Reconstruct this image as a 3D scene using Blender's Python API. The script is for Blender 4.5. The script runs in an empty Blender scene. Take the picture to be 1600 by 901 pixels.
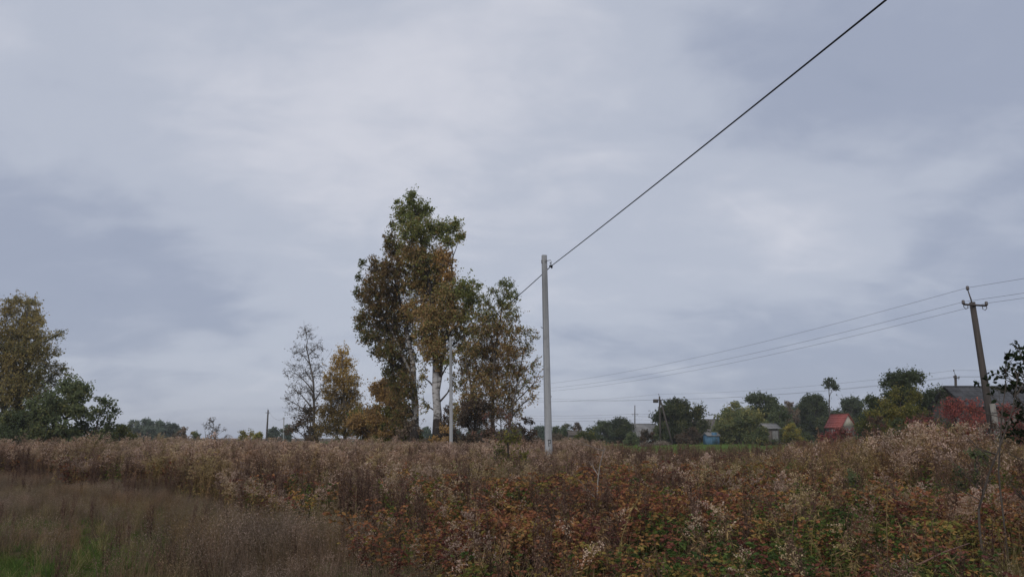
import bpy, math, random
import numpy as np

# ------------------------------------------------------------------ camera, light, sky
SC = bpy.context.scene
COL = SC.collection
F_PX, EYE, HORIZON = 1209.0, 1.65, 683.0
PITCH = math.atan((HORIZON - 450.5) / F_PX)
cam_data = bpy.data.cameras.new("camera")
cam_data.sensor_width = 36.0
cam_data.lens = 36.0 * F_PX / 1600.0
cam_data.clip_start, cam_data.clip_end = 0.1, 9000
cam = bpy.data.objects.new("camera", cam_data)
COL.objects.link(cam)
cam.location = (0, 0, EYE)
cam.rotation_euler = (math.pi / 2 + PITCH, 0, 0)
SC.camera = cam
SC.view_settings.view_transform = 'Standard'
SC.view_settings.look = 'None'
SC.view_settings.exposure = 0.0
SC.view_settings.gamma = 1.0
SC.cycles.use_denoising = True
SC.cycles.denoiser = 'OPENIMAGEDENOISE'
SC.cycles.volume_bounces = 0
SC.cycles.max_bounces = 6
SC.cycles.diffuse_bounces = 3
SC.cycles.transparent_max_bounces = 4

SUN_EL, SUN_AZ = math.radians(40), math.radians(200)     # azimuth clockwise from +Y (behind, a little left)
sun_d = bpy.data.lights.new("sun", 'SUN')
sun_d.energy = 1.35
sun_d.angle = math.radians(40)
sun_d.color = (1.0, 0.96, 0.9)
sun = bpy.data.objects.new("sun", sun_d)
COL.objects.link(sun)
sun.rotation_euler = (math.pi / 2 - SUN_EL, 0, math.pi - SUN_AZ)

FWD = np.array([0, math.cos(PITCH), math.sin(PITCH)])
UPV = np.array([0, -math.sin(PITCH), math.cos(PITCH)])
RGT = np.array([1.0, 0, 0])


def ray(px, py):
    return FWD + RGT * (px - 800) / F_PX + UPV * (450.5 - py) / F_PX


def P(px, py, d):
    """the place that shows at pixel (px, py) of the photograph at forward distance d"""
    r = ray(px, py)
    return np.array([0, 0, EYE]) + r * (d / r[1])


def build_sky():
    w = bpy.data.worlds.new("World")
    SC.world = w
    w.use_nodes = True
    nt = w.node_tree
    N, L = nt.nodes, nt.links
    N.clear()

    def node(t, **kw):
        n = N.new(t)
        for k, v in kw.items():
            setattr(n, k, v)
        return n

    def math_(op, a, b=None, c=None, clamp=False):
        n = node('ShaderNodeMath', operation=op, use_clamp=clamp)
        for i, v in enumerate((a, b, c)):
            if v is None:
                continue
            if isinstance(v, (int, float)):
                n.inputs[i].default_value = v
            else:
                L.new(v, n.inputs[i])
        return n.outputs[0]

    tc = node('ShaderNodeTexCoord')
    nrm = node('ShaderNodeVectorMath', operation='NORMALIZE')
    L.new(tc.outputs['Generated'], nrm.inputs[0])
    d = nrm.outputs[0]
    sep = node('ShaderNodeSeparateXYZ')
    L.new(d, sep.inputs[0])
    zc = math_('MAXIMUM', sep.outputs[2], 0.0)
    den = math_('ADD', zc, 0.34)
    u = math_('DIVIDE', sep.outputs[0], den)
    v = math_('DIVIDE', sep.outputs[1], den)
    cmb = node('ShaderNodeCombineXYZ')
    L.new(u, cmb.inputs[0]); L.new(v, cmb.inputs[1])

    def noise(scale, detail, rough, off, sx=1.0, sy=1.0, dist=0.0):
        m = node('ShaderNodeMapping')
        m.inputs['Location'].default_value = off
        m.inputs['Scale'].default_value = (sx, sy, 1)
        L.new(cmb.outputs[0], m.inputs[0])
        n = node('ShaderNodeTexNoise')
        n.inputs['Scale'].default_value = scale
        n.inputs['Detail'].default_value = detail
        n.inputs['Roughness'].default_value = rough
        n.inputs['Distortion'].default_value = dist
        L.new(m.outputs[0], n.inputs['Vector'])
        return n.outputs['Fac']

    n1 = noise(1.5, 3, 0.5, (3.1, 7.7, 0), 0.9, 1.1, 0.3)
    n2 = noise(4.2, 5, 0.5, (1.3, 2.2, 0), 0.85, 1.15, 0.5)
    n3 = noise(11.0, 5, 0.55, (5.0, 1.2, 0), 0.8, 1.2, 0.6)
    # broad thick and thin places of the cloud sheet
    val = math_('ADD', math_('MULTIPLY', n1, 0.36), math_('ADD', math_('MULTIPLY', n2, 0.40), math_('MULTIPLY', n3, 0.15)))
    val = math_('ADD', val, 0.02)

    def lobe(px, py, k, amp, sq=1.0):
        c = ray(px, py)
        c = c / np.linalg.norm(c)
        sub = node('ShaderNodeVectorMath', operation='SUBTRACT')
        L.new(d, sub.inputs[0]); sub.inputs[1].default_value = tuple(c)
        mul = node('ShaderNodeVectorMath', operation='MULTIPLY')
        L.new(sub.outputs[0], mul.inputs[0]); mul.inputs[1].default_value = (1.0, 1.0, sq)
        dot = node('ShaderNodeVectorMath', operation='DOT_PRODUCT')
        L.new(mul.outputs[0], dot.inputs[0]); L.new(mul.outputs[0], dot.inputs[1])
        e = math_('POWER', 2.718, math_('MULTIPLY', dot.outputs['Value'], -k))
        return math_('MULTIPLY', e, amp)

    for args in SKY_LOBES:
        val = math_('ADD', val, lobe(*args))
    ramp = node('ShaderNodeValToRGB')
    cr = ramp.color_ramp
    cr.interpolation = 'EASE'
    stops = [(0.0, (2.5, 3.0, 4.1)), (0.32, (3.55, 3.97, 5.1)), (0.55, (4.9, 5.28, 6.25)), (0.80, (6.5, 6.65, 7.4)), (1.0, (7.5, 7.6, 8.0))]
    while len(cr.elements) < len(stops):
        cr.elements.new(0.5)
    for e, (p, c) in zip(cr.elements, stops):
        e.position = p
        e.color = (*c, 1)
    L.new(val, ramp.inputs[0])
    sky = node('ShaderNodeTexSky')
    sky.sky_type = 'NISHITA'
    sky.sun_disc = False
    sky.sun_elevation = SUN_EL
    sky.sun_rotation = SUN_AZ
    mix = node('ShaderNodeMix', data_type='RGBA')
    mix.inputs[0].default_value = 0.94
    L.new(sky.outputs[0], mix.inputs[6]); L.new(ramp.outputs[0], mix.inputs[7])
    bg = node('ShaderNodeBackground')
    bg.inputs[1].default_value = 0.1
    L.new(mix.outputs[2], bg.inputs[0])
    out = node('ShaderNodeOutputWorld')
    L.new(bg.outputs[0], out.inputs[0])


SKY_LOBES = [   # px, py, tightness, amount, vertical squash
    (560, 270, 16, 0.20, 1.3), (900, 110, 18, 0.17, 1.2), (220, 40, 14, 0.10, 1.5),
    (1290, 390, 45, 0.13, 1.6), (1200, 60, 40, -0.10, 1.2), (1560, 200, 18, -0.14, 1.3),
    (130, 400, 20, -0.15, 2.4), (1480, 560, 20, -0.15, 2.0), (1260, 340, 30, .05, 1.5), (1100, 560, 30, -0.07, 2.0),
    (400, 590, 60, 0.10, 2.5), (700, 500, 30, -0.04, 2.0), (300, 470, 160, -.06, 3.0)]
build_sky()

# ------------------------------------------------------------------ helpers
RNG = np.random.default_rng(7)


def lnk(o):
    COL.objects.link(o)
    return o


def tag(o, label=None, cat=None, group=None, kind=None):
    for k, v in (('label', label), ('category', cat), ('group', group), ('kind', kind)):
        if v:
            o[k] = v
    return o


def empty(name, loc, label, cat, group=None, rz=0.0):
    o = lnk(bpy.data.objects.new(name, None))
    o.empty_display_size = 0.2
    o.location = [float(c) for c in loc]
    o.rotation_euler[2] = rz
    return tag(o, label, cat, group)


def ss(a, b, x):
    t = np.clip((np.asarray(x, float) - a) / (b - a), 0, 1)
    return t * t * (3 - 2 * t)


def gz(x, y):
    """ground height"""
    x = np.asarray(x, float); y = np.asarray(y, float)
    r = 0.75 * ss(35, 115, y) * ss(2, 30, x) * (1 - 0.6 * ss(200, 500, y))
    return r + 0.03 * np.sin(x * 0.7 + 1) * np.sin(y * 0.5) + 0.03 * np.sin(x * 0.23 + y * 0.31)


def unit(v):
    return v / np.maximum(np.linalg.norm(v, axis=-1, keepdims=True), 1e-9)


class MB:
    """collects quads and triangles with a tint value per face"""
    def __init__(self):
        self.v, self.q, self.t, self.tq, self.tt, self.n = [], [], [], [], [], 0

    def add(self, verts, quads=None, tris=None, tint=0.5):
        verts = np.asarray(verts, float).reshape(-1, 3)
        if quads is not None and len(quads):
            quads = np.asarray(quads, int)
            self.q.append(quads + self.n)
            self.tq.append(np.broadcast_to(np.asarray(tint, float), (len(quads),)).copy())
        if tris is not None and len(tris):
            tris = np.asarray(tris, int)
            self.t.append(tris + self.n)
            self.tt.append(np.broadcast_to(np.asarray(tint, float), (len(tris),)).copy())
        self.v.append(verts)
        self.n += len(verts)

    def box(self, c, s, tint=0.5, rot=None):
        s = np.asarray(s, float) / 2
        v = np.array([[x, y, z] for x in (-1, 1) for y in (-1, 1) for z in (-1, 1)], float) * s
        if rot is not None:
            v = v @ np.asarray(rot).T
        self.add(v + np.asarray(c), [[0, 1, 3, 2], [4, 6, 7, 5], [0, 4, 5, 1], [2, 3, 7, 6], [0, 2, 6, 4], [1, 5, 7, 3]], tint=tint)

    def tube(self, pts, rad, ns=6, tint=0.5, cap=True):
        pts = np.asarray(pts, float)
        n = len(pts)
        rad = np.broadcast_to(np.asarray(rad, float), (n,))
        tg = unit(np.gradient(pts, axis=0))
        ref = np.array([0, 0, 1.0]) if abs(tg[:, 2]).mean() < 0.8 else np.array([1.0, 0.02, 0])
        a = unit(np.cross(tg, ref)); b = np.cross(tg, a)
        ang = np.linspace(0, 2 * np.pi, ns, endpoint=False)
        ring = pts[:, None] + rad[:, None, None] * (np.cos(ang)[None, :, None] * a[:, None] + np.sin(ang)[None, :, None] * b[:, None])
        v = ring.reshape(-1, 3)
        i = np.arange(n - 1)[:, None] * ns; j = np.arange(ns)[None]; k = (j + 1) % ns
        q = np.stack([i + j, i + k, i + ns + k, i + ns + j], -1).reshape(-1, 4)
        t = []
        if cap and ns > 2:
            for e, o in ((0, 1), ((n - 1) * ns, 0)):
                for m in range(1, ns - 1):
                    t.append([e, e + m + o, e + m + 1 - o] if o else [e, e + m, e + m + 1])
        self.add(v, q, t if t else None, tint)

    def sticks(self, A, B, ra, rb, tint=0.5):
        """many straight three-sided twigs at once"""
        A = np.asarray(A, float); B = np.asarray(B, float); n = len(A)
        if n == 0:
            return
        t = unit(B - A)
        ref = np.where(np.abs(t[:, 2:3]) < 0.9, np.array([[0, 0, 1.0]]), np.array([[1.0, 0, 0]]))
        a = unit(np.cross(t, ref)); b = np.cross(t, a)
        ra = np.broadcast_to(np.asarray(ra, float), (n,))[:, None]; rb = np.broadcast_to(np.asarray(rb, float), (n,))[:, None]
        vs = []
        for base, r in ((A, ra), (B, rb)):
            for g in (0, 2.094, 4.189):
                vs.append(base + r * (math.cos(g) * a + math.sin(g) * b))
        v = np.stack(vs, 1).reshape(-1, 3)
        o = np.arange(n)[:, None] * 6
        q = np.concatenate([o + [[0, 1, 4, 3]], o + [[1, 2, 5, 4]], o + [[2, 0, 3, 5]]], 1).reshape(-1, 4)
        tt = np.broadcast_to(np.asarray(tint, float), (n,))
        self.add(v, q, tint=np.repeat(tt, 3))

    def leaves(self, Pn, axis, length, width, tint, rng, wob=0.6, fold=False):
        """rhombic leaves that start at Pn and point along axis"""
        Pn = np.asarray(Pn, float); n = len(Pn)
        if n == 0:
            return
        a = unit(np.asarray(axis, float) + rng.normal(0, wob, (n, 3)))
        r = rng.normal(0, 1, (n, 3))
        b = unit(np.cross(a, r)); c = np.cross(a, b)
        Ln = np.broadcast_to(np.asarray(length, float), (n,))[:, None]; W = np.broadcast_to(np.asarray(width, float), (n,))[:, None]
        tn = np.broadcast_to(np.asarray(tint, float), (n,))
        o = np.arange(n)[:, None]
        if not fold:
            v = np.stack([Pn, Pn + a * Ln * .45 + b * W * .5, Pn + a * Ln, Pn + a * Ln * .45 - b * W * .5], 1).reshape(-1, 3)
            self.add(v, o * 4 + [[0, 1, 2, 3]], tint=tn)
        else:
            up = c * W * 0.22
            v = np.stack([Pn, Pn + a * Ln * .3 + b * W * .48 + up, Pn + a * Ln * .7 + b * W * .36 + up, Pn + a * Ln - up,
                          Pn + a * Ln * .7 - b * W * .36 + up, Pn + a * Ln * .3 - b * W * .48 + up], 1).reshape(-1, 3)
            q = np.concatenate([o * 6 + [[0, 1, 2, 3]], o * 6 + [[0, 3, 4, 5]]], 1).reshape(-1, 4)
            self.add(v, q, tint=np.repeat(tn, 2))

    def blades(self, Pn, direction, length, width, bend, tint, rng, seg=3):
        """grass blades: tapering ribbons that bend over"""
        Pn = np.asarray(Pn, float); n = len(Pn)
        d = unit(np.asarray(direction, float))
        Ln = np.broadcast_to(np.asarray(length, float), (n,)); W = np.broadcast_to(np.asarray(width, float), (n,))
        ang = rng.uniform(0, 2 * np.pi, n)
        h = np.stack([np.cos(ang), np.sin(ang), np.zeros(n)], 1)
        side = unit(np.cross(d, h) + 1e-6)
        bd = np.broadcast_to(np.asarray(bend, float), (n,))[:, None]
        rows = []
        for k in range(seg + 1):
            t = k / seg
            c = Pn + d * (Ln * t)[:, None] + h * bd * (t ** 2) * Ln[:, None] - np.array([0, 0, 1.0]) * bd * 0.45 * (t ** 3) * Ln[:, None]
            w = (W * (1 - 0.9 * t ** 1.5) * 0.5)[:, None]
            rows += [c - side * w, c + side * w]
        v = np.stack(rows, 1).reshape(-1, 3)
        m = 2 * (seg + 1)
        o = np.arange(n)[:, None] * m
        q = np.concatenate([o + [[2 * k, 2 * k + 1, 2 * k + 3, 2 * k + 2]] for k in range(seg)], 1).reshape(-1, 4)
        self.add(v, q, tint=np.repeat(np.broadcast_to(np.asarray(tint, float), (n,)), seg))

    def mesh(self, name, mat, smooth=False):
        me = bpy.data.meshes.new(name)
        v = np.concatenate(self.v) if self.v else np.zeros((0, 3))
        q = np.concatenate(self.q) if self.q else np.zeros((0, 4), int)
        t = np.concatenate(self.t) if self.t else np.zeros((0, 3), int)
        me.vertices.add(len(v)); me.vertices.foreach_set('co', v.astype(np.float32).ravel())
        me.loops.add(q.size + t.size)
        me.loops.foreach_set('vertex_index', np.concatenate([q.ravel(), t.ravel()]).astype(np.int32))
        me.polygons.add(len(q) + len(t))
        st = np.concatenate([np.arange(len(q)) * 4, q.size + np.arange(len(t)) * 3]).astype(np.int32)
        me.polygons.foreach_set('loop_start', st)
        if smooth:
            me.polygons.foreach_set('use_smooth', np.ones(len(st), bool))
        at = me.attributes.new('tint', 'FLOAT', 'FACE')
        tn = np.concatenate((self.tq + self.tt)) if (self.tq or self.tt) else np.zeros(0)
        at.data.foreach_set('value', tn.astype(np.float32))
        me.materials.append(mat)
        me.update(calc_edges=True)
        me.validate()
        return me

    def build(self, name, mat, parent=None, smooth=False):
        o = lnk(bpy.data.objects.new(name, self.mesh(name, mat, smooth)))
        if parent is not None:
            o.parent = parent
        return o


# ------------------------------------------------------------------ materials
def new_mat(name):
    m = bpy.data.materials.new(name)
    m.use_nodes = True
    m.node_tree.nodes.clear()
    return m, m.node_tree.nodes, m.node_tree.links


def set_ramp(rn, stops, interp='LINEAR'):
    cr = rn.color_ramp
    cr.interpolation = interp
    while len(cr.elements) < len(stops):
        cr.elements.new(0.5)
    for e, (p, c) in zip(cr.elements, stops):
        e.position = p
        e.color = (*c, 1)


def leaf_mat(name, stops, trans=0.25, patch=0.0, patch_col=(0.1, 0.1, 0.03), patch_scale=0.25, vary=0.35, gain=1.0, more=()):
    """leaf colour by the tint of each leaf, varied from plant to plant and from patch to patch"""
    m, N, L = new_mat(name)
    at = N.new('ShaderNodeAttribute'); at.attribute_name = 'tint'
    rp = N.new('ShaderNodeValToRGB')
    set_ramp(rp, [(p, tuple(min(1, x * gain) for x in c)) for p, c in stops])
    L.new(at.outputs['Fac'], rp.inputs[0])
    col = rp.outputs[0]
    geo = N.new('ShaderNodeNewGeometry')
    for patch, patch_col, patch_scale, off in ([(patch, patch_col, patch_scale, 0.0)] if patch > 0 else []) + list(more):
        nz = N.new('ShaderNodeTexNoise'); nz.inputs['Scale'].default_value = patch_scale; nz.inputs['Detail'].default_value = 3
        ad = N.new('ShaderNodeVectorMath'); ad.inputs[1].default_value = (off, off * 1.3, 0)
        L.new(geo.outputs['Position'], ad.inputs[0]); L.new(ad.outputs[0], nz.inputs['Vector'])
        mr = N.new('ShaderNodeMapRange'); mr.inputs[1].default_value = 0.48; mr.inputs[2].default_value = 0.66; mr.inputs[4].default_value = patch
        L.new(nz.outputs['Fac'], mr.inputs[0])
        mx = N.new('ShaderNodeMix'); mx.data_type = 'RGBA'
        L.new(mr.outputs[0], mx.inputs[0]); L.new(col, mx.inputs[6]); mx.inputs[7].default_value = (*[c * gain for c in patch_col], 1)
        col = mx.outputs[2]
    oi = N.new('ShaderNodeObjectInfo')
    mr2 = N.new('ShaderNodeMapRange'); mr2.inputs[3].default_value = 1 - vary; mr2.inputs[4].default_value = 1 + vary
    L.new(oi.outputs['Random'], mr2.inputs[0])
    hs = N.new('ShaderNodeHueSaturation')
    L.new(col, hs.inputs['Color']); L.new(mr2.outputs[0], hs.inputs['Value'])
    d = N.new('ShaderNodeBsdfDiffuse'); tr = N.new('ShaderNodeBsdfTranslucent')
    L.new(hs.outputs[0], d.inputs[0]); L.new(hs.outputs[0], tr.inputs[0])
    ms = N.new('ShaderNodeMixShader'); ms.inputs[0].default_value = trans
    L.new(d.outputs[0], ms.inputs[1]); L.new(tr.outputs[0], ms.inputs[2])
    o = N.new('ShaderNodeOutputMaterial')
    L.new(ms.outputs[0], o.inputs[0])
    return m


def solid_mat(name, a, b, scale=6.0, rough=0.85, stretch=(1, 1, 1), bump=0.3, bump_scale=None, spec=0.25, detail=6):
    """two tones of one material mixed by noise in object space, with fine relief"""
    m, N, L = new_mat(name)
    tc = N.new('ShaderNodeTexCoord')
    mp = N.new('ShaderNodeMapping'); mp.inputs['Scale'].default_value = stretch
    L.new(tc.outputs['Object'], mp.inputs[0])
    nz = N.new('ShaderNodeTexNoise'); nz.inputs['Scale'].default_value = scale; nz.inputs['Detail'].default_value = detail; nz.inputs['Roughness'].default_value = 0.65
    L.new(mp.outputs[0], nz.inputs['Vector'])
    rp = N.new('ShaderNodeValToRGB'); set_ramp(rp, [(0.35, a), (0.65, b)])
    L.new(nz.outputs['Fac'], rp.inputs[0])
    p = N.new('ShaderNodeBsdfPrincipled'); p.inputs['Roughness'].default_value = rough; p.inputs['Specular IOR Level'].default_value = spec
    L.new(rp.outputs[0], p.inputs['Base Color'])
    bn = N.new('ShaderNodeBump'); bn.inputs['Strength'].default_value = bump; bn.inputs['Distance'].default_value = 0.02
    nb = N.new('ShaderNodeTexNoise'); nb.inputs['Scale'].default_value = bump_scale or scale * 4; nb.inputs['Detail'].default_value = 5
    L.new(mp.outputs[0], nb.inputs['Vector']); L.new(nb.outputs['Fac'], bn.inputs['Height']); L.new(bn.outputs[0], p.inputs['Normal'])
    o = N.new('ShaderNodeOutputMaterial'); L.new(p.outputs[0], o.inputs[0])
    return m


def white_bark_mat():
    m, N, L = new_mat('white_bark')
    tc = N.new('ShaderNodeTexCoord')
    mp = N.new('ShaderNodeMapping'); mp.inputs['Scale'].default_value = (1.6, 1.6, 4.5)
    L.new(tc.outputs['Object'], mp.inputs[0])
    nz = N.new('ShaderNodeTexNoise'); nz.inputs['Scale'].default_value = 1.2; nz.inputs['Detail'].default_value = 5; nz.inputs['Roughness'].default_value = 0.7
    L.new(mp.outputs[0], nz.inputs['Vector'])
    sp = N.new('ShaderNodeSeparateXYZ'); L.new(tc.outputs['Object'], sp.inputs[0])
    low = N.new('ShaderNodeMapRange'); low.inputs[1].default_value = 1.5; low.inputs[2].default_value = 3.6; low.inputs[3].default_value = 0.42; low.inputs[4].default_value = 0.0
    L.new(sp.outputs[2], low.inputs[0])
    hi = N.new('ShaderNodeMapRange'); hi.inputs[1].default_value = 7.5; hi.inputs[2].default_value = 12; hi.inputs[4].default_value = 0.3
    L.new(sp.outputs[2], hi.inputs[0])
    s1 = N.new('ShaderNodeMath'); s1.operation = 'ADD'; L.new(nz.outputs['Fac'], s1.inputs[0]); L.new(low.outputs[0], s1.inputs[1])
    s2 = N.new('ShaderNodeMath'); s2.operation = 'ADD'; L.new(s1.outputs[0], s2.inputs[0]); L.new(hi.outputs[0], s2.inputs[1])
    rp = N.new('ShaderNodeValToRGB'); set_ramp(rp, [(0.42, (0.50, 0.48, 0.47)), (0.54, (0.36, 0.34, 0.32)), (0.62, (0.06, 0.05, 0.045)), (0.9, (0.035, 0.03, 0.027))])
    L.new(s2.outputs[0], rp.inputs[0])
    d = N.new('ShaderNodeBsdfDiffuse'); L.new(rp.outputs[0], d.inputs[0])
    o = N.new('ShaderNodeOutputMaterial'); L.new(d.outputs[0], o.inputs[0])
    return m


def concrete_mat():
    m, N, L = new_mat('weathered_pole_concrete')
    tc = N.new('ShaderNodeTexCoord')
    col = None

    def nz(scale, st, lo, hi):
        mp = N.new('ShaderNodeMapping'); mp.inputs['Scale'].default_value = st
        L.new(tc.outputs['Object'], mp.inputs[0])
        n = N.new('ShaderNodeTexNoise'); n.inputs['Scale'].default_value = scale; n.inputs['Detail'].default_value = 6; n.inputs['Roughness'].default_value = .7
        L.new(mp.outputs[0], n.inputs['Vector'])
        r = N.new('ShaderNodeMapRange'); r.inputs[1].default_value = lo; r.inputs[2].default_value = hi
        L.new(n.outputs['Fac'], r.inputs[0])
        return r.outputs[0]
    base = N.new('ShaderNodeRGB'); base.outputs[0].default_value = (0.43, 0.435, 0.44, 1)
    col = base.outputs[0]
    for fac, c, k in ((nz(1.0, (9, 9, .25), .45, .7), (0.22, 0.22, 0.215, 1), .75), (nz(3.0, (1, 1, 1), .5, .75), (0.27, 0.27, 0.265, 1), .8), (nz(14.0, (1, 1, 1), .62, .72), (0.16, 0.155, 0.15, 1), .7)):
        mu = N.new('ShaderNodeMath'); mu.operation = 'MULTIPLY'; mu.inputs[1].default_value = k; L.new(fac, mu.inputs[0])
        mx = N.new('ShaderNodeMix'); mx.data_type = 'RGBA'
        L.new(mu.outputs[0], mx.inputs[0]); L.new(col, mx.inputs[6]); mx.inputs[7].default_value = c
        col = mx.outputs[2]
    # dark grey blended in more strongly towards the top
    sp = N.new('ShaderNodeSeparateXYZ'); L.new(tc.outputs['Object'], sp.inputs[0])
    mr = N.new('ShaderNodeMapRange'); mr.inputs[1].default_value = 2.5; mr.inputs[2].default_value = 7.5; mr.inputs[4].default_value = .6
    L.new(sp.outputs[2], mr.inputs[0])
    mx = N.new('ShaderNodeMix'); mx.data_type = 'RGBA'
    L.new(mr.outputs[0], mx.inputs[0]); L.new(col, mx.inputs[6]); mx.inputs[7].default_value = (0.16, 0.162, 0.162, 1)
    p = N.new('ShaderNodeBsdfPrincipled'); p.inputs['Roughness'].default_value = .92; p.inputs['Specular IOR Level'].default_value = .2
    L.new(mx.outputs[2], p.inputs['Base Color'])
    o = N.new('ShaderNodeOutputMaterial'); L.new(p.outputs[0], o.inputs[0])
    return m


def ground_mat():
    m, N, L = new_mat('field_ground')
    geo = N.new('ShaderNodeNewGeometry')

    def nz(scale, detail=5):
        n = N.new('ShaderNodeTexNoise'); n.inputs['Scale'].default_value = scale; n.inputs['Detail'].default_value = detail
        L.new(geo.outputs['Position'], n.inputs['Vector'])
        return n.outputs['Fac']
    rp = N.new('ShaderNodeValToRGB'); set_ramp(rp, [(0.3, (0.045, 0.032, 0.022)), (0.5, (0.085, 0.06, 0.038)), (0.7, (0.13, 0.10, 0.06))])
    L.new(nz(9.0, 8), rp.inputs[0])
    rg = N.new('ShaderNodeValToRGB'); set_ramp(rg, [(0.3, (0.055, 0.085, 0.022)), (0.7, (0.11, 0.16, 0.04))])
    L.new(nz(3.0, 8), rg.inputs[0])
    sp = N.new('ShaderNodeSeparateXYZ'); L.new(geo.outputs['Position'], sp.inputs[0])
    # the mown green strip in front of the village
    mr = N.new('ShaderNodeMapRange'); mr.inputs[1].default_value = 62; mr.inputs[2].default_value = 70
    L.new(sp.outputs[1], mr.inputs[0])
    mr2 = N.new('ShaderNodeMapRange'); mr2.inputs[1].default_value = 330; mr2.inputs[2].default_value = 260
    L.new(sp.outputs[1], mr2.inputs[0])
    mu = N.new('ShaderNodeMath'); mu.operation = 'MULTIPLY'; L.new(mr.outputs[0], mu.inputs[0]); L.new(mr2.outputs[0], mu.inputs[1])
    gn = N.new('ShaderNodeMapRange'); gn.inputs[1].default_value = 0.56; gn.inputs[2].default_value = 0.68; gn.inputs[4].default_value = 0.7
    L.new(nz(0.35, 4), gn.inputs[0])
    mxm = N.new('ShaderNodeMath'); mxm.operation = 'MAXIMUM'; L.new(mu.outputs[0], mxm.inputs[0]); L.new(gn.outputs[0], mxm.inputs[1])
    mx = N.new('ShaderNodeMix'); mx.data_type = 'RGBA'
    L.new(mxm.outputs[0], mx.inputs[0]); L.new(rp.outputs[0], mx.inputs[6]); L.new(rg.outputs[0], mx.inputs[7])
    d = N.new('ShaderNodeBsdfDiffuse'); L.new(mx.outputs[2], d.inputs[0])
    o = N.new('ShaderNodeOutputMaterial'); L.new(d.outputs[0], o.inputs[0])
    return m


M = {}
M['ground'] = ground_mat()
M['white_bark'] = white_bark_mat()
M['dark_bark'] = solid_mat('dark_bark', (0.05, 0.04, 0.032), (0.11, 0.09, 0.075), 5, 0.95, (1, 1, 0.25), 0.6)
M['grey_bark'] = solid_mat('grey_bark', (0.09, 0.08, 0.07), (0.17, 0.15, 0.135), 5, 0.95, (1, 1, 0.25), 0.5)
M['concrete'] = concrete_mat()
M['old_concrete'] = solid_mat('old_concrete', (0.17, 0.155, 0.135), (0.27, 0.25, 0.22), 4, 0.95, (1, 1, 0.5), 0.4, 30)
M['pole_wood'] = solid_mat('weathered_pole_wood', (0.05, 0.042, 0.037), (0.095, 0.08, 0.07), 5, 0.9, (1.5, 1.5, 0.12), 0.5, 14)
M['steel'] = solid_mat('dull_steel', (0.28, 0.28, 0.28), (0.42, 0.42, 0.41), 8, 0.55, spec=0.5)
M['dark_steel'] = solid_mat('dark_rusty_steel', (0.05, 0.045, 0.04), (0.10, 0.08, 0.07), 8, 0.7)
M['rubber'] = solid_mat('black_cable_sheath', (0.018, 0.018, 0.02), (0.03, 0.03, 0.032), 8, 0.6)
M['wire'] = solid_mat('grey_wire', (0.09, 0.09, 0.1), (0.14, 0.14, 0.15), 8, 0.5)
M['porcelain'] = solid_mat('brown_porcelain', (0.06, 0.045, 0.04), (0.09, 0.07, 0.06), 8, 0.3, spec=0.5)
M['paint'] = solid_mat('black_stencil_paint', (0.03, 0.03, 0.03), (0.07, 0.07, 0.07), 20, 0.8)

# ------------------------------------------------------------------ the ground
def axis_steps(lo, hi, near):
    out = [0.0]; s = near
    while out[-1] < hi:
        out.append(out[-1] + s); s *= 1.08
    return out


xs = np.array(axis_steps(0, 1500, 0.8)); xs = np.concatenate([-xs[:0:-1], xs])
ys = np.array(axis_steps(0, 1500, 0.8)); ys = np.concatenate([-np.array(axis_steps(0, 400, 2.0))[:0:-1], ys])
X, Y = np.meshgrid(xs, ys)
nx, ny = len(xs), len(ys)
mb = MB()
ii = (np.arange(ny - 1)[:, None] * nx + np.arange(nx - 1)[None]).ravel()
mb.add(np.stack([X, Y, gz(X, Y)], -1).reshape(-1, 3), np.stack([ii, ii + 1, ii + nx + 1, ii + nx], -1))
tag(mb.build('ground', M['ground'], smooth=True), 'brown weedy field with a short green meadow in front of the village', 'ground', kind='structure')

# ------------------------------------------------------------------ trees and shrubs
def in_ball(n, rng, power=0.5):
    v = unit(rng.normal(0, 1, (n, 3)))
    return v * (rng.uniform(0, 1, n) ** power)[:, None]


def bezier(a, b, c, n):
    t = np.linspace(0, 1, n)[:, None]
    return (1 - t) ** 2 * a + 2 * t * (1 - t) * b + t * t * c


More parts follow.
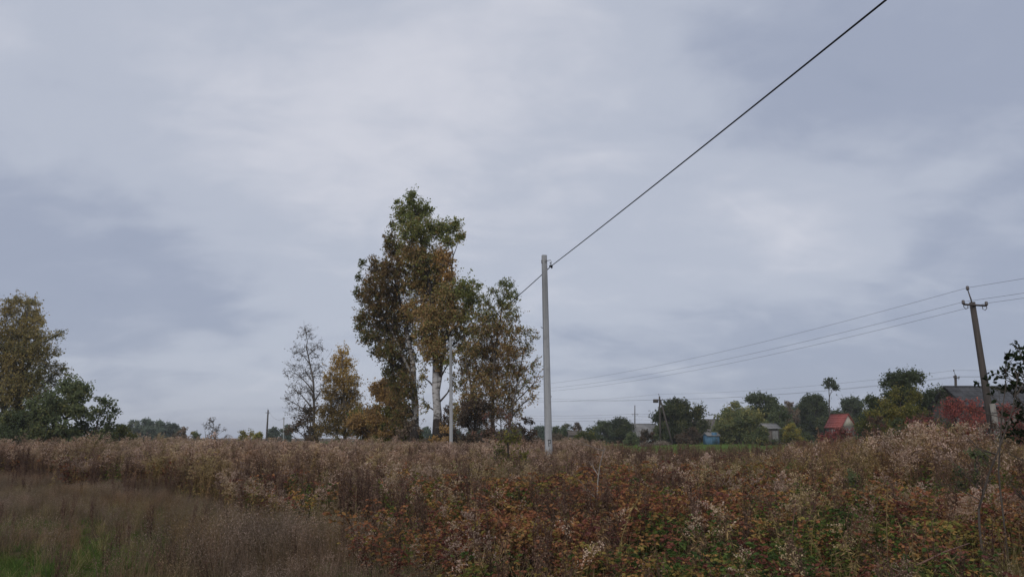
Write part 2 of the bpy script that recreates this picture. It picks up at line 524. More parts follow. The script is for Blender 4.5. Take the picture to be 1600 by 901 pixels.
def make_tree(name, label, cat, base, trunks, clumps, bark, leaf, seed, group=None, leaf_len=0.1, twig_len=0.7, per_twig=9,
              density=1.0, twig_r=0.012, branch_r=0.05, wob=0.8, droop=0.2, bare=0.0, limb_bark=None, gravity=0.0):
    """trunks: list of (points, base radius, top radius) relative to base; clumps: (x, y, z, rx, ry, rz, tint, fullness)"""
    rng = np.random.default_rng(seed)
    root = empty(name, base, label, cat, group)
    tb, lb, cb = MB(), MB(), MB()
    tps = []
    for pts, r0, r1 in trunks:
        pts = np.asarray(pts, float)
        n = 14
        s = np.linspace(0, len(pts) - 1, n)
        sm = np.stack([np.interp(s, np.arange(len(pts)), pts[:, k]) for k in range(3)], 1)
        sm[1:-1, :2] += rng.normal(0, 0.02 * np.ptp(sm[:, 2]) / 6, (n - 2, 2))
        rad = np.linspace(r0, r1, n) * (1 + 0.35 * np.exp(-np.linspace(0, 14, n)))
        tb.tube(sm, rad, 9)
        tps.append((sm, rad))
    for cx, cy, cz, rx, ry, rz, tint, full in clumps:
        c = np.array([cx, cy, cz]); R = np.array([rx, ry, rz])
        best = None
        for sm, rad in tps:
            hd = np.linalg.norm(sm[:, :2] - c[:2], axis=1)
            cost = np.abs(sm[:, 2] - (cz - 0.75 * hd - 0.3 * rz)) + 0.6 * hd
            i = int(np.argmin(cost))
            if best is None or cost[i] < best[0]:
                best = (cost[i], sm[i], rad[i])
        a, ar = best[1], best[2]
        mid = (a + c) / 2 + np.array([0, 0, 0.12 * np.linalg.norm(c - a)]) + rng.normal(0, 0.08, 3) * np.linalg.norm(c - a)
        limb = bezier(a, mid, c, 7)
        r0 = min(ar * 0.75, branch_r * (1 + R.mean()))
        lb.tube(limb, np.linspace(r0, r0 * 0.3, 7), 5, cap=False)
        vol = R[0] * R[1] * R[2]
        nsub = max(4, int(7 * R.mean() ** 0.8))
        ends = c + in_ball(nsub, rng, 0.4) * R * 0.85
        st = limb[rng.integers(3, 7, nsub)]
        subs = []
        for s_, e_ in zip(st, ends):
            m_ = (s_ + e_) / 2 + rng.normal(0, 0.12, 3) * np.linalg.norm(e_ - s_) + np.array([0, 0, 0.08 * np.linalg.norm(e_ - s_)])
            sb = bezier(s_, m_, e_, 5)
            lb.tube(sb, np.linspace(max(r0 * 0.3, twig_r * 1.6), twig_r, 5), 3, cap=False)
            subs.append(sb)
        subs = np.concatenate(subs)
        nt = int(max(12, 104 * vol ** 0.72 * density * full))
        q = in_ball(nt, rng, 0.42) * R
        tip = c + q * (1 + np.abs(rng.normal(0, 0.28, (nt, 1))) - 0.14)
        sh = rng.uniform(0, 1, nt) < 0.09
        tip[sh] += q[sh] * rng.uniform(0.1, 0.55, (sh.sum(), 1)) + np.array([0, 0, 1.0]) * R.mean() * rng.uniform(0.0, 0.45, (sh.sum(), 1))
        dd = np.linalg.norm(tip[:, None] - subs[None], axis=2)
        near = subs[np.argmin(dd, 1)]
        dirs = tip - near
        ln = np.linalg.norm(dirs, axis=1, keepdims=True)
        ln2 = np.minimum(ln, twig_len * rng.uniform(0.7, 1.5, (nt, 1)))
        stt = tip - unit(dirs) * ln2
        far = (ln > ln2 + 0.05)[:, 0]
        lb.sticks(near[far], stt[far], twig_r * 0.8, twig_r * 0.7)
        tip = tip - np.array([0, 0, gravity]) * ln2
        lb.sticks(stt, tip, twig_r * 0.7, twig_r * 0.35)
        k = int(max(1, per_twig))
        keep = rng.uniform(0, 1, nt) >= bare
        A_, B_ = stt[keep], tip[keep]
        tv = rng.uniform(0.1, 1.12, (len(A_), k))
        pos = (A_[:, None] + (B_ - A_)[:, None] * tv[..., None]).reshape(-1, 3)
        pos = pos + rng.normal(0, leaf_len * 0.5, pos.shape)
        ax = np.repeat(unit(B_ - A_), k, axis=0) * 0.6 + np.array([0, 0, -droop])
        twt = np.repeat(rng.normal(tint, 0.09, len(A_)), k)
        tn = np.clip(twt + rng.normal(0, 0.09, len(pos)), 0.01, 0.99)
        ll = leaf_len * rng.uniform(0.65, 1.3, len(pos))
        cb.leaves(pos, ax, ll, ll * rng.uniform(0.65, 0.95, len(pos)), tn, rng, wob)
    tb.build('trunk', M[bark], root, smooth=True)
    lb.build('branches', M[limb_bark or bark], root)
    if cb.n:
        cb.build('crown', M[leaf], root)
    return root


def pix_clumps(lst, d, base, rng_seed=1, depth=0.8, grow=1.0):
    """clumps given where they show in the photograph, spread in depth round distance d"""
    rng = np.random.default_rng(rng_seed)
    s = d / F_PX
    out = []
    for it in lst:
        px, py, rx, ry, tint = it[:5]
        full = it[5] if len(it) > 5 else 1.0
        dd = it[6] if len(it) > 6 else rng.uniform(-1, 1) * depth
        c = P(px, py, d + dd) - base
        rr = (rx + ry) / 2 * s
        out.append((c[0], c[1], c[2], rx * s * grow, rr * grow, ry * s * grow, tint, full))
    return out


def gpt(px, d):
    x = (px - 800) / F_PX * (d * math.cos(PITCH) - (EYE - 0.2) * math.sin(PITCH))
    return np.array([x, d, float(gz(x, d))])


def pix_path(lst, d, base):
    return [P(px, py, d + (o[0] if o else 0)) - base for px, py, *o in lst]


M['poplar_leaf'] = leaf_mat('poplar_leaf', [(0.0, (0.055, 0.065, 0.022)), (0.3, (0.085, 0.088, 0.028)), (0.5, (0.135, 0.088, 0.04)), (0.7, (0.155, 0.10, 0.045)), (1.0, (0.23, 0.145, 0.05))], 0.42, gain=2.82)
M['yellow_leaf'] = leaf_mat('yellow_birch_leaf', [(0.0, (0.09, 0.085, 0.025)), (0.35, (0.15, 0.11, 0.045)), (0.6, (0.22, 0.15, 0.055)), (1.0, (0.38, 0.25, 0.07))], 0.42, gain=1.50)
M['olive_leaf'] = leaf_mat('olive_leaf', [(0.0, (0.05, 0.06, 0.022)), (0.4, (0.10, 0.10, 0.03)), (0.7, (0.18, 0.15, 0.04)), (1.0, (0.28, 0.2, 0.05))], 0.42, gain=2.17)
M['pale_olive_leaf'] = leaf_mat('pale_olive_leaf', [(0.0, (0.09, 0.10, 0.05)), (0.3, (0.16, 0.15, 0.065)), (0.6, (0.30, 0.23, 0.09)), (1.0, (0.42, 0.32, 0.13))], 0.42, gain=1.69)
M['sapling_leaf'] = leaf_mat('blackish_sapling_leaf', [(0.0, (0.02, 0.03, 0.016)), (0.5, (0.035, 0.045, 0.022)), (1.0, (0.08, 0.07, 0.03))], 0.2)
M['dark_leaf'] = leaf_mat('dark_green_leaf', [(0.0, (0.034, 0.043, 0.024)), (0.5, (0.056, 0.066, 0.031)), (0.8, (0.10, 0.095, 0.037)), (1.0, (0.15, 0.12, 0.04))], 0.38, gain=2.40)
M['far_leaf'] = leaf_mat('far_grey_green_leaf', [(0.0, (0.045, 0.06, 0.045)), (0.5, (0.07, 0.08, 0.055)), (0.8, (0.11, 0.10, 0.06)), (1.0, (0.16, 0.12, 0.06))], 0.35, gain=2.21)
M['red_leaf'] = leaf_mat('crimson_leaf', [(0.0, (0.07, 0.05, 0.035)), (0.3, (0.12, 0.07, 0.045)), (0.5, (0.15, 0.055, 0.05)), (0.75, (0.21, 0.065, 0.058)), (1.0, (0.30, 0.10, 0.06))], 0.40, gain=1.85)
M['brown_leaf'] = leaf_mat('brown_leaf', [(0.0, (0.06, 0.05, 0.035)), (0.5, (0.12, 0.085, 0.06)), (1.0, (0.2, 0.13, 0.08))], 0.35, gain=1.80)

D1 = 60.0
b = gpt(684, D1)
make_tree('poplar_tree', 'tallest white trunked poplar with olive brown crown behind the smaller concrete pole', 'tree', b,
          [(pix_path([(683, 706), (682, 640), (680, 560), (676, 480), (668, 420), (655, 360), (645, 315)], D1, b), 0.36, 0.04),
           (pix_path([(682.5, 632), (694, 545), (705, 470), (708, 400)], D1, b), 0.17, 0.05)],
          pix_clumps([(641, 309, 9, 15, .12), (629, 335, 15, 16, .18), (652, 330, 16, 18, .15), (667, 326, 10, 12, .12), (640, 360, 20, 22, .25),
                      (664, 362, 20, 24, .22), (690, 358, 18, 15, .2), (710, 352, 14, 11, .2), (718, 368, 11, 9, .3), (700, 376, 15, 9, .25),
                      (645, 400, 22, 26, .45), (668, 410, 24, 28, .35), (690, 402, 17, 20, .75), (697, 430, 17, 18, .78), (650, 440, 24, 26, .45),
                      (676, 450, 24, 28, .4), (700, 462, 22, 22, .42), (655, 485, 24, 26, .5), (685, 495, 24, 24, .5), (708, 495, 18, 22, .45),
                      (725, 450, 14, 18, .2), (738, 470, 16, 18, .18), (728, 495, 15, 14, .35), (664, 525, 18, 20, .45), (690, 530, 16, 16, .45, .7),
                      (716, 520, 14, 14, .35, .7), (740, 445, 10, 9, .15, .8), (620, 315, 5, 6, .12, .6), (672, 500, 18, 22, .5, 1, -1.2), (686, 540, 15, 18, .45, .9, -1.1), (668, 548, 14, 18, .5, .8, -1), (690, 562, 12, 14, .4, .5, -.9), (660, 590, 9, 22, .4, .22, .5), (662, 632, 9, 18, .4, .2, .6), (708, 600, 8, 22, .4, .3, .5), (712, 645, 9, 16, .45, .3, .6), (706, 560, 10, 14, .4, .4), (722, 540, 14, 12, .4, .7), (735, 515, 14, 12, .35, .8)], D1, b, 3, 1.4, 1.12),
          'white_bark', 'poplar_leaf', 11, leaf_len=0.145, per_twig=9, density=1.9, limb_bark='dark_bark', twig_len=0.75)
b = gpt(646, D1 + 1.5)
make_tree('poplar_tree', 'leaning pale poplar with broad brown crown left of the tallest one', 'tree', b,
          [(pix_path([(648, 706), (648, 640), (646, 570), (636, 510), (622, 460), (612, 410)], D1 + 1.5, b), 0.31, 0.04),
           (pix_path([(648, 640), (640, 580), (618, 530), (595, 480)], D1 + 1.5, b), 0.16, 0.04)],
          pix_clumps([(612, 352, 7, 10, .3, .6), (608, 375, 11, 14, .4, .8), (618, 390, 16, 16, .45), (615, 420, 22, 20, .5), (583, 408, 10, 9, .5, .7),
                      (566, 412, 7, 7, .2, .7), (594, 425, 15, 14, .5), (585, 445, 18, 16, .5), (560, 432, 6, 8, .2, .6), (570, 462, 13, 14, .45, .8), (615, 455, 22, 24, .5),
                      (590, 480, 22, 22, .5), (566, 495, 12, 14, .4, .9), (625, 492, 22, 24, .5), (600, 515, 22, 22, .45), (575, 525, 14, 14, .35, .9), (562, 512, 8, 12, .25, .7),
                      (628, 530, 20, 22, .45), (606, 548, 18, 18, .4), (588, 548, 11, 10, .3, .7), (622, 572, 17, 20, .4), (640, 560, 14, 16, .45, .7), (618, 600, 13, 20, .4, .8),
                      (634, 605, 12, 20, .4, .6), (626, 632, 11, 18, .42, .5), (557, 455, 5, 10, .2, .5), (636, 590, 12, 22, .5, .3, -.8), (636, 632, 11, 20, .45, .2, -.7), (622, 655, 13, 18, .45, .5), (652, 610, 8, 22, .4, .3, -.5), (604, 580, 10, 10, .35, .6)], D1 + 1.5, b, 4, 1.4, 1.15),
          'white_bark', 'poplar_leaf', 12, leaf_len=0.145, per_twig=9, density=1.9, limb_bark='dark_bark', twig_len=0.75)
b = gpt(772, D1 - 1)
make_tree('aspen_tree', 'thin brown leaved aspen with a sparse crown between the two concrete poles', 'tree', b,
          [(pix_path([(770, 706), (768, 640), (772, 560), (780, 500), (788, 450)], D1 - 1, b), 0.17, 0.03),
           (pix_path([(745, 706), (742, 640), (728, 560), (735, 510)], D1 - 1, b), 0.12, 0.03),
           (pix_path([(790, 706), (800, 640), (812, 580), (822, 530)], D1 - 1, b), 0.10, 0.02)],
          pix_clumps([(791, 446, 12, 12, .12, .8), (802, 462, 9, 10, .15, .7), (785, 470, 14, 14, .2, .8), (772, 455, 9, 8, .2, .6), (797, 490, 14, 14, .3, .8), (768, 490, 13, 12, .3, .6),
                      (782, 515, 18, 16, .5), (757, 515, 15, 14, .45, .8), (803, 520, 13, 13, .45, .8), (770, 545, 22, 18, .55), (748, 550, 16, 17, .5),
                      (798, 550, 18, 17, .55), (825, 520, 13, 9, .35, .4), (835, 528, 8, 6, .3, .4), (820, 545, 14, 12, .4, .45), (775, 580, 24, 20, .55), (748, 585, 17, 18, .5), (805, 580, 16, 16, .5, .8),
                      (832, 570, 12, 12, .4, .3), (838, 595, 8, 14, .4, .25), (822, 600, 13, 16, .4, .4), (765, 612, 22, 18, .5), (795, 612, 18, 18, .5, .8), (740, 615, 13, 16, .5, .7),
                      (770, 640, 26, 16, .5, .6), (800, 640, 18, 16, .5, .5), (832, 620, 10, 14, .45, .25), (725, 560, 9, 16, .4, .6), (722, 600, 8, 16, .4, .6), (738, 545, 13, 14, .45, .8), (730, 575, 13, 16, .45, .8), (733, 630, 15, 16, .5, .8), (752, 650, 16, 14, .5, .8), (720, 650, 12, 16, .45, .7), (752, 490, 12, 12, .3, .7), (745, 520, 12, 12, .4, .7), (757, 470, 10, 11, .25, .6), (762, 500, 12, 12, .3, .7)], D1 - 1, b, 5, 1.6, grow=1.28),
          'grey_bark', 'poplar_leaf', 13, leaf_len=0.125, per_twig=7, density=2.0, limb_bark='dark_bark', twig_len=0.7)
b = gpt(489, 78)
make_tree('aspen_tree', 'almost bare tall thin tree left of the yellow birch', 'tree', b,
          [(pix_path([(492, 690), (491, 640), (488, 590), (480, 545), (478, 515)], 78, b), 0.16, 0.02)],
          pix_clumps([(478, 520, 14, 13, .2, .7), (468, 550, 14, 14, .2, .7), (492, 545, 14, 14, .2, .7), (455, 580, 12, 14, .2, .6), (478, 580, 16, 16, .2, .7), (498, 575, 12, 16, .2, .6),
                      (462, 610, 16, 14, .2, .6), (485, 612, 18, 16, .2, .6), (452, 625, 9, 10, .2, .5), (505, 605, 8, 14, .2, .5), (470, 640, 22, 14, .2, .5)], 78, b, 6, 1.2, 1.2),
          'grey_bark', 'brown_leaf', 14, leaf_len=0.12, per_twig=3, density=1.3, twig_r=0.014, bare=0.25)
b = gpt(538, 72)
make_tree('birch_tree', 'golden yellow birch with a pointed crown right of the bare tree', 'tree', b,
          [(pix_path([(540, 695), (538, 640), (536, 590), (534, 550)], 72, b), 0.15, 0.03)],
          pix_clumps([(534, 552, 9, 13, .95, .8), (527, 568, 11, 13, .9), (541, 572, 12, 14, .88), (520, 592, 13, 16, .72), (538, 596, 16, 16, .78), (553, 600, 10, 16, .65, .8), (514, 615, 11, 14, .5, .9),
                      (530, 620, 17, 16, .5), (550, 624, 15, 16, .6), (520, 642, 17, 15, .42), (542, 648, 20, 16, .5), (562, 640, 9, 14, .6, .7), (530, 668, 28, 14, .35), (556, 668, 14, 14, .5), (508, 645, 12, 14, .45, .8), (505, 670, 14, 12, .4, .8), (568, 655, 10, 14, .6, .7)], 72, b, 7, 1.2, 1.2),
          'grey_bark', 'yellow_leaf', 15, leaf_len=0.13, per_twig=7, density=1.75)


def bush(name, label, px, top, half, d, leaf, seed, tint=0.4, cat='tree', group=None, leaf_len=0.16, density=1.0, shape=1.0, n=None, bark='dark_bark',
         bare=0.0, per_twig=8, low=0.08, twig_r=0.014, full=1.0, base_y=None, spread=1.0, squash=1.0):
    """a rounded tree or shrub: clumps spread over an uneven dome from near the ground to the top"""
    rng = np.random.default_rng(seed)
    base = gpt(px, d)
    H = P(px, top, d)[2] - base[2]
    W = 1.12 * half * d / F_PX
    n = n or int(np.clip(13 + 6 * W * H / 6, 13, 46))
    cl = []
    f1, f2, f3 = rng.uniform(0, 6.28, 3)
    n = int(n * 1.35)
    for i in range(n):
        u = (i + rng.uniform(0.2, 0.8)) / n
        z = H * (low + (1 - low) * u ** 1.1)
        wz = W * np.sqrt(max(0.03, 1 - abs(u - 0.28) ** 2.2 / 0.72 ** 2.2 * 0.98)) * shape
        a = rng.uniform(0, 2 * np.pi)
        lob = 1 + 0.22 * math.sin(2 * a + f1) + 0.16 * math.sin(3 * a + f2)
        r = wz * rng.uniform(0.3, 1.02) * lob
        z *= 1 - 0.16 * (1 + math.sin(2 * a + f3)) * rng.uniform(0.4, 1) * (0.3 if i > n - 4 else 1)
        rr = max(0.11 * H, 0.28 * W) * rng.uniform(0.5, 1.15)
        rr = min(rr, W * 0.55)
        zz = min(z, H - rr * 0.75)
        cl.append((r * math.cos(a) * spread, r * math.sin(a) * 0.8 * squash, zz, rr, rr, rr * 0.85, np.clip(rng.normal(tint, 0.12), 0.02, 0.98), full))
    tr = [([(0, 0, -0.1), (rng.normal(0, .05) * W, 0, H * 0.35), (rng.normal(0, .1) * W, rng.normal(0, .1) * W, H * 0.8)], 0.03 * H + 0.02, 0.02)]
    if W > 0.8:
        tr.append(([(0.1 * W, 0, -0.1), (0.4 * W, 0.1 * W, H * 0.6)], 0.02 * H, 0.015))
        tr.append(([(-0.1 * W, 0, -0.1), (-0.4 * W, 0.1 * W, H * 0.6)], 0.02 * H, 0.015))
    return make_tree(name, label, cat, base, tr, cl, bark, leaf, seed + 500, group, leaf_len=leaf_len, density=density, per_twig=per_twig, bare=bare,
                     twig_len=0.5 + 0.12 * W, twig_r=twig_r)


# left edge
b = gpt(30, 66)
make_tree('poplar_tree', 'tall yellowing poplar at the left edge of the field', 'tree', b,
          [(pix_path([(28, 702), (30, 640), (34, 580), (40, 520), (44, 475)], 66, b), 0.34, 0.04), (pix_path([(20, 702), (5, 620), (-10, 540), (-15, 500)], 66, b), 0.2, 0.03)],
          pix_clumps([(28, 470, 16, 10, .5, .9), (50, 472, 14, 9, .55, .9), (12, 485, 16, 12, .55), (38, 492, 20, 14, .55), (58, 495, 10, 14, .6, .8), (10, 515, 20, 17, .55), (36, 520, 22, 16, .5),
                      (60, 525, 16, 13, .5), (85, 525, 14, 8, .4, .6), (97, 520, 7, 6, .35, .5), (72, 545, 18, 12, .42, .9), (40, 550, 22, 16, .4), (10, 550, 20, 18, .45), (88, 550, 9, 7, .35, .5), (30, 580, 22, 18, .6), (5, 585, 20, 18, .6),
                      (58, 585, 16, 14, .3), (90, 580, 14, 10, .35, .6), (108, 585, 10, 8, .3, .5), (100, 572, 6, 6, .3, .4), (80, 595, 14, 10, .25, .8), (30, 615, 22, 18, .5), (5, 620, 18, 18, .5), (62, 615, 16, 14, .22),
                      (-25, 540, 25, 30, .5), (-30, 600, 28, 28, .5), (-25, 500, 20, 20, .5), (30, 650, 26, 18, .15), (0, 655, 26, 18, .15), (50, 505, 16, 16, .6, .9), (22, 535, 18, 18, .6), (55, 555, 18, 16, .45), (20, 565, 18, 18, .6), (45, 600, 20, 18, .4), (20, 600, 18, 18, .5), (75, 570, 12, 12, .4, .8)], 66, b, 8, 1.8, 1.22),
          'grey_bark', 'pale_olive_leaf', 21, leaf_len=0.14, per_twig=7, density=1.4)
bush('maple_shrub', 'dark green tall shrub below the poplar at the left edge', 100, 592, 56, 60, 'dark_leaf', 31, .4, 'shrub', leaf_len=0.17, density=1.36)
bush('maple_shrub', 'dark green rounded shrub, right end of the clump at the left edge', 146, 620, 40, 60, 'dark_leaf', 32, .35, 'shrub', leaf_len=0.17, density=0.8)
bush('maple_shrub', 'low dark green shrub with a few yellow leaves at the very left edge', 20, 640, 55, 58, 'dark_leaf', 33, .35, 'shrub', leaf_len=0.17, density=1.36)
bush('maple_shrub', 'olive low shrub in front of the distant wood at left', 186, 664, 26, 75, 'olive_leaf', 34, .25, 'shrub', leaf_len=0.17, density=1.2)
FW = 'trees of the distant wood on the left'
for k, (px, top, half, t, lab) in enumerate([(184, 663, 16, .3, 'grey green far tree just right of the dark left shrubs'),
                                             (206, 657, 15, .45, 'far tree with greyest crown in the distant wood on the left'),
                                             (226, 654, 16, .3, 'highest far tree of the distant wood on the left'),
                                             (248, 657, 15, .35, 'broad far tree in the middle of the distant wood on the left'),
                                             (266, 661, 13, .3, 'far tree at the right end of the distant wood on the left')]):
    bush('forest_tree', lab, px, top, half, 230, 'far_leaf', 40 + k, t, group=FW, leaf_len=0.42, density=0.35, twig_r=0.03, bark='grey_bark')
bush('hawthorn_shrub', 'brown twiggy shrub right of the distant wood', 284, 668, 13, 120, 'brown_leaf', 51, .3, 'shrub', leaf_len=0.22, density=0.9)
bush('hawthorn_shrub', 'dark olive shrub at the foot of the bare spreading bush', 303, 674, 12, 115, 'dark_leaf', 52, .5, 'shrub', leaf_len=0.2, density=0.9)
bush('elder_bush', 'bare spreading bush with scattered dark leaves against the sky', 327, 652, 22, 100, 'brown_leaf', 53, .2, 'shrub', leaf_len=0.17, density=1.0, bare=0.82, per_twig=2, bark='grey_bark', twig_r=0.022)
bush('hawthorn_shrub', 'yellow green low shrub left of the far wooden pole', 385, 672, 16, 110, 'olive_leaf', 54, .6, 'shrub', leaf_len=0.2, density=0.8, bare=0.2)
bush('hawthorn_shrub', 'small olive shrub just below the far wooden pole', 402, 676, 10, 105, 'olive_leaf', 55, .45, 'shrub', leaf_len=0.2, density=0.9)
bush('forest_tree', 'dark far tree between the far wooden pole and the pale far post', 428, 668, 11, 200, 'far_leaf', 56, .2, leaf_len=0.4, density=0.4, twig_r=0.03)
bush('forest_tree', 'dark far tree just right of the pale far post', 446, 664, 9, 205, 'far_leaf', 57, .25, leaf_len=0.4, density=0.4, twig_r=0.03)
bush('willow_shrub', 'grey brown twiggy shrub under the bare tall tree', 484, 632, 28, 76, 'brown_leaf', 58, .3, 'shrub', leaf_len=0.15, density=1.2, bare=0.2)
bush('willow_shrub', 'brown olive shrub between the yellow birch and the poplars', 602, 590, 46, 66, 'poplar_leaf', 59, .75, 'shrub', leaf_len=0.15, density=3.76, bare=0.2)
bush('willow_shrub', 'olive yellow low shrub below the brown poplar crown', 620, 636, 34, 64, 'olive_leaf', 60, .45, 'shrub', leaf_len=0.15, density=2.21)
bush('willow_shrub', 'dark shrub right of the yellow birch', 578, 632, 36, 70, 'poplar_leaf', 61, .3, 'shrub', leaf_len=0.15, density=2.21)
bush('willow_shrub', 'brown leafless shrub at the foot of the pale poplar trunk', 640, 656, 22, 57, 'brown_leaf', 62, .3, 'shrub', leaf_len=0.13, density=2.21, bare=0.3)
bush('forest_tree', 'far blue green tree seen between the two white trunks', 664, 668, 14, 190, 'far_leaf', 63, .1, leaf_len=0.4, density=0.45, twig_r=0.03)
bush('willow_shrub', 'rusty low shrub at the foot of the tallest poplar', 694, 664, 20, 55, 'poplar_leaf', 64, .8, 'shrub', leaf_len=0.12, density=1.2)
bush('willow_shrub', 'grey brown shrub right of the smaller concrete pole', 735, 622, 44, 57, 'brown_leaf', 65, .3, 'shrub', leaf_len=0.12, density=2.21, bare=0.2)
bush('dogwood_shrub', 'reddish brown shrub under the thin aspen', 785, 638, 40, 54, 'red_leaf', 66, .18, 'shrub', leaf_len=0.1, density=1.3, bare=0.25)
bush('willow_shrub', 'thin twiggy brown shrub between the tallest poplar trunk and the smaller pole', 700, 625, 22, 62, 'brown_leaf', 68, .4, 'shrub', leaf_len=0.12, density=1.36, bare=0.4)
bush('willow_shrub', 'brown shrub just left of the near concrete pole', 828, 650, 26, 52, 'brown_leaf', 67, .25, 'shrub', leaf_len=0.11, density=2.21, bare=0.2)

# the village behind the meadow
VT = 'trees among the village gardens'
for k, (px, top, half, d, leaf, t, lab, den) in enumerate([
        (874, 666, 20, 150, 'dark_leaf', .2, 'dark garden tree right behind the near concrete pole', .8),
        (886, 662, 11, 170, 'far_leaf', .5, 'small grey garden tree with bare top near the concrete pole', .85),
        (903, 660, 9, 170, 'brown_leaf', .3, 'thin brownish garden tree above the low grey shed', .35),
        (930, 668, 11, 150, 'olive_leaf', .3, 'olive garden shrub right of the low grey shed', .7),
        (940, 657, 23, 150, 'dark_leaf', .1, 'dark blackish garden tree left of the grey roofed cottage', .8),
        (972, 653, 28, 150, 'dark_leaf', .25, 'round dark green garden tree left of the grey roofed cottage', .8),
        (1012, 673, 18, 120, 'brown_leaf', .25, 'low brown bush in front of the grey roofed cottage', .8),
        (1064, 623, 38, 122, 'dark_leaf', .45, 'round brown green tree behind the braced wooden pole', .9),
        (1036, 660, 16, 118, 'dark_leaf', .35, 'green shrub at the foot of the braced wooden pole', .9),
        (1150, 628, 22, 125, 'dark_leaf', .7, 'brown tinged tree, left part of the largest garden tree clump', .7),
        (1196, 614, 32, 128, 'dark_leaf', .2, 'largest dark green garden tree beside the blue shed', .9),
        (1158, 638, 42, 112, 'dark_leaf', .55, 'broad fresh green shrub below the largest garden tree', 1.0),
        (1222, 632, 18, 120, 'dark_leaf', .35, 'green tree right of the largest garden tree', .8),
        (1238, 626, 14, 150, 'brown_leaf', .3, 'bare greyish tree between two dark garden trees', .3),
        (1242, 662, 16, 105, 'olive_leaf', .6, 'yellow green shrub left of the crimson shrub', .9),
        (1278, 616, 36, 152, 'dark_leaf', .2, 'dark garden tree behind the red roofed house, left side', .9),
        (1338, 622, 36, 165, 'dark_leaf', .15, 'dark garden tree behind the red roofed house, right side', .9)]):
    bush('garden_tree', lab, px, top, half, d, leaf, 80 + k * 3, t, group=VT, leaf_len=0.27 if d > 115 else 0.22, density=den * 0.75, twig_r=0.02)
for k, (px, top, half, d, leaf, t, lab) in enumerate([
        (590, 672, 20, 190, 'far_leaf', .15, 'far blue green tree low behind the yellow birch'),
        (640, 670, 18, 195, 'far_leaf', .15, 'far blue green tree behind the pale leaning poplar'),
        (700, 668, 20, 200, 'far_leaf', .2, 'far blue green tree behind the smaller concrete pole'),
        (745, 670, 22, 190, 'far_leaf', .2, 'far grey green tree behind the thin aspen, left side'),
        (800, 668, 22, 195, 'far_leaf', .2, 'far grey green tree behind the thin aspen, right side'),
        (848, 666, 18, 190, 'far_leaf', .2, 'far grey green tree just left of the near concrete pole'),
        (1085, 662, 18, 190, 'far_leaf', .3, 'far tree above the brown roofed cottage'),
        (1125, 660, 20, 190, 'far_leaf', .35, 'far tree behind the blue shed'),
        (1252, 636, 28, 170, 'far_leaf', .3, 'far tree left of the tree with the lanky tuft'),
        (1365, 640, 22, 150, 'dark_leaf', .4, 'green tree left of the large rounded willow'),
        (1235, 668, 26, 110, 'dark_leaf', .4, 'low green shrub right of the white hanging sheet'),
        (1194, 667, 20, 98, 'dark_leaf', .5, 'low green shrub left of the small dark outbuilding'),
        (1082, 668, 18, 110, 'brown_leaf', .3, 'low brown shrub left of the blue shed'),
        (985, 676, 12, 118, 'dark_leaf', .3, 'low dark shrub before the left wall of the grey roofed cottage'),
        (912, 674, 22, 118, 'olive_leaf', .25, 'low olive shrub in front of the low grey shed'),
        (870, 678, 14, 110, 'brown_leaf', .25, 'low brown shrub beside the foot of the near concrete pole'),
        (1465, 612, 18, 80, 'dark_leaf', .3, 'dark green shrub between the large willow and the dark roof'),
        (1352, 672, 18, 90, 'dark_leaf', .45, 'low green shrub below the cream gable of the red roofed house')]):
    bush('garden_tree', lab, px, top, half, d, leaf, 800 + k * 3, t, group=VT if px > 860 else 'far trees behind the poplars', leaf_len=0.36 if d > 160 else .22, density=.55 if d > 160 else .75, twig_r=0.02)
b = gpt(1298, 128)
make_tree('garden_tree', 'lanky tree poking up with a small tuft above the village trees', 'tree', b,
          [(pix_path([(1296, 690), (1296, 640), (1295, 610), (1294, 596)], 128, b), 0.12, 0.03), (pix_path([(1296, 620), (1300, 608), (1303, 600)], 128, b), 0.05, 0.02)],
          pix_clumps([(1291, 597, 5, 4, .1, .5), (1302, 601, 6, 5, .1, .5), (1298, 593, 4, 3, .1, .4), (1306, 606, 3, 3, .1, .4), (1293, 604, 3, 3, .1, .3)], 128, b, 9, 0.4), 'dark_bark', 'dark_leaf', 141, VT, leaf_len=0.28, density=1.8)
bush('willow_tree', 'large rounded willow with dark top left of the dark grey roof', 1418, 578, 58, 70, 'dark_leaf', 151, .25, leaf_len=0.16, density=1.3)
bush('willow_tree', 'yellow green upright willow in front of the large rounded willow', 1408, 606, 54, 58, 'olive_leaf', 152, .45, leaf_len=0.12, density=1.4)
bush('willow_shrub', 'small green shrub below the yellow green willow', 1408, 650, 16, 45, 'dark_leaf', 153, .5, 'shrub', leaf_len=0.1, density=1.4)
bush('elder_bush', 'sparse dark leaved bush left of the small far pole', 1478, 598, 16, 64, 'dark_leaf', 154, .1, 'shrub', leaf_len=0.2, density=0.7, bare=0.5, per_twig=3, bark='grey_bark')
bush('dogwood_shrub', 'crimson shrub in front of the red roofed house', 1304, 668, 36, 62, 'red_leaf', 155, .4, 'shrub', leaf_len=0.12, density=1.6)
bush('dogwood_shrub', 'dull red shrub below the yellow green willow', 1376, 648, 24, 56, 'red_leaf', 156, .15, 'shrub', leaf_len=0.11, density=1.3)
bush('dogwood_shrub', 'bright crimson shrub left of the leaning wooden pole', 1505, 622, 56, 40, 'red_leaf', 157, .75, 'shrub', leaf_len=0.09, density=2.2, bare=0.1)
bush('dogwood_shrub', 'dull crimson low shrub at the right of the willows', 1450, 646, 42, 42, 'red_leaf', 158, .6, 'shrub', leaf_len=0.09, density=2.0, bare=0.1)
bush('dogwood_shrub', 'crimson shrub at the right edge behind the sapling', 1580, 632, 46, 40, 'red_leaf', 159, .65, 'shrub', leaf_len=0.09, density=2.0, bare=0.1)
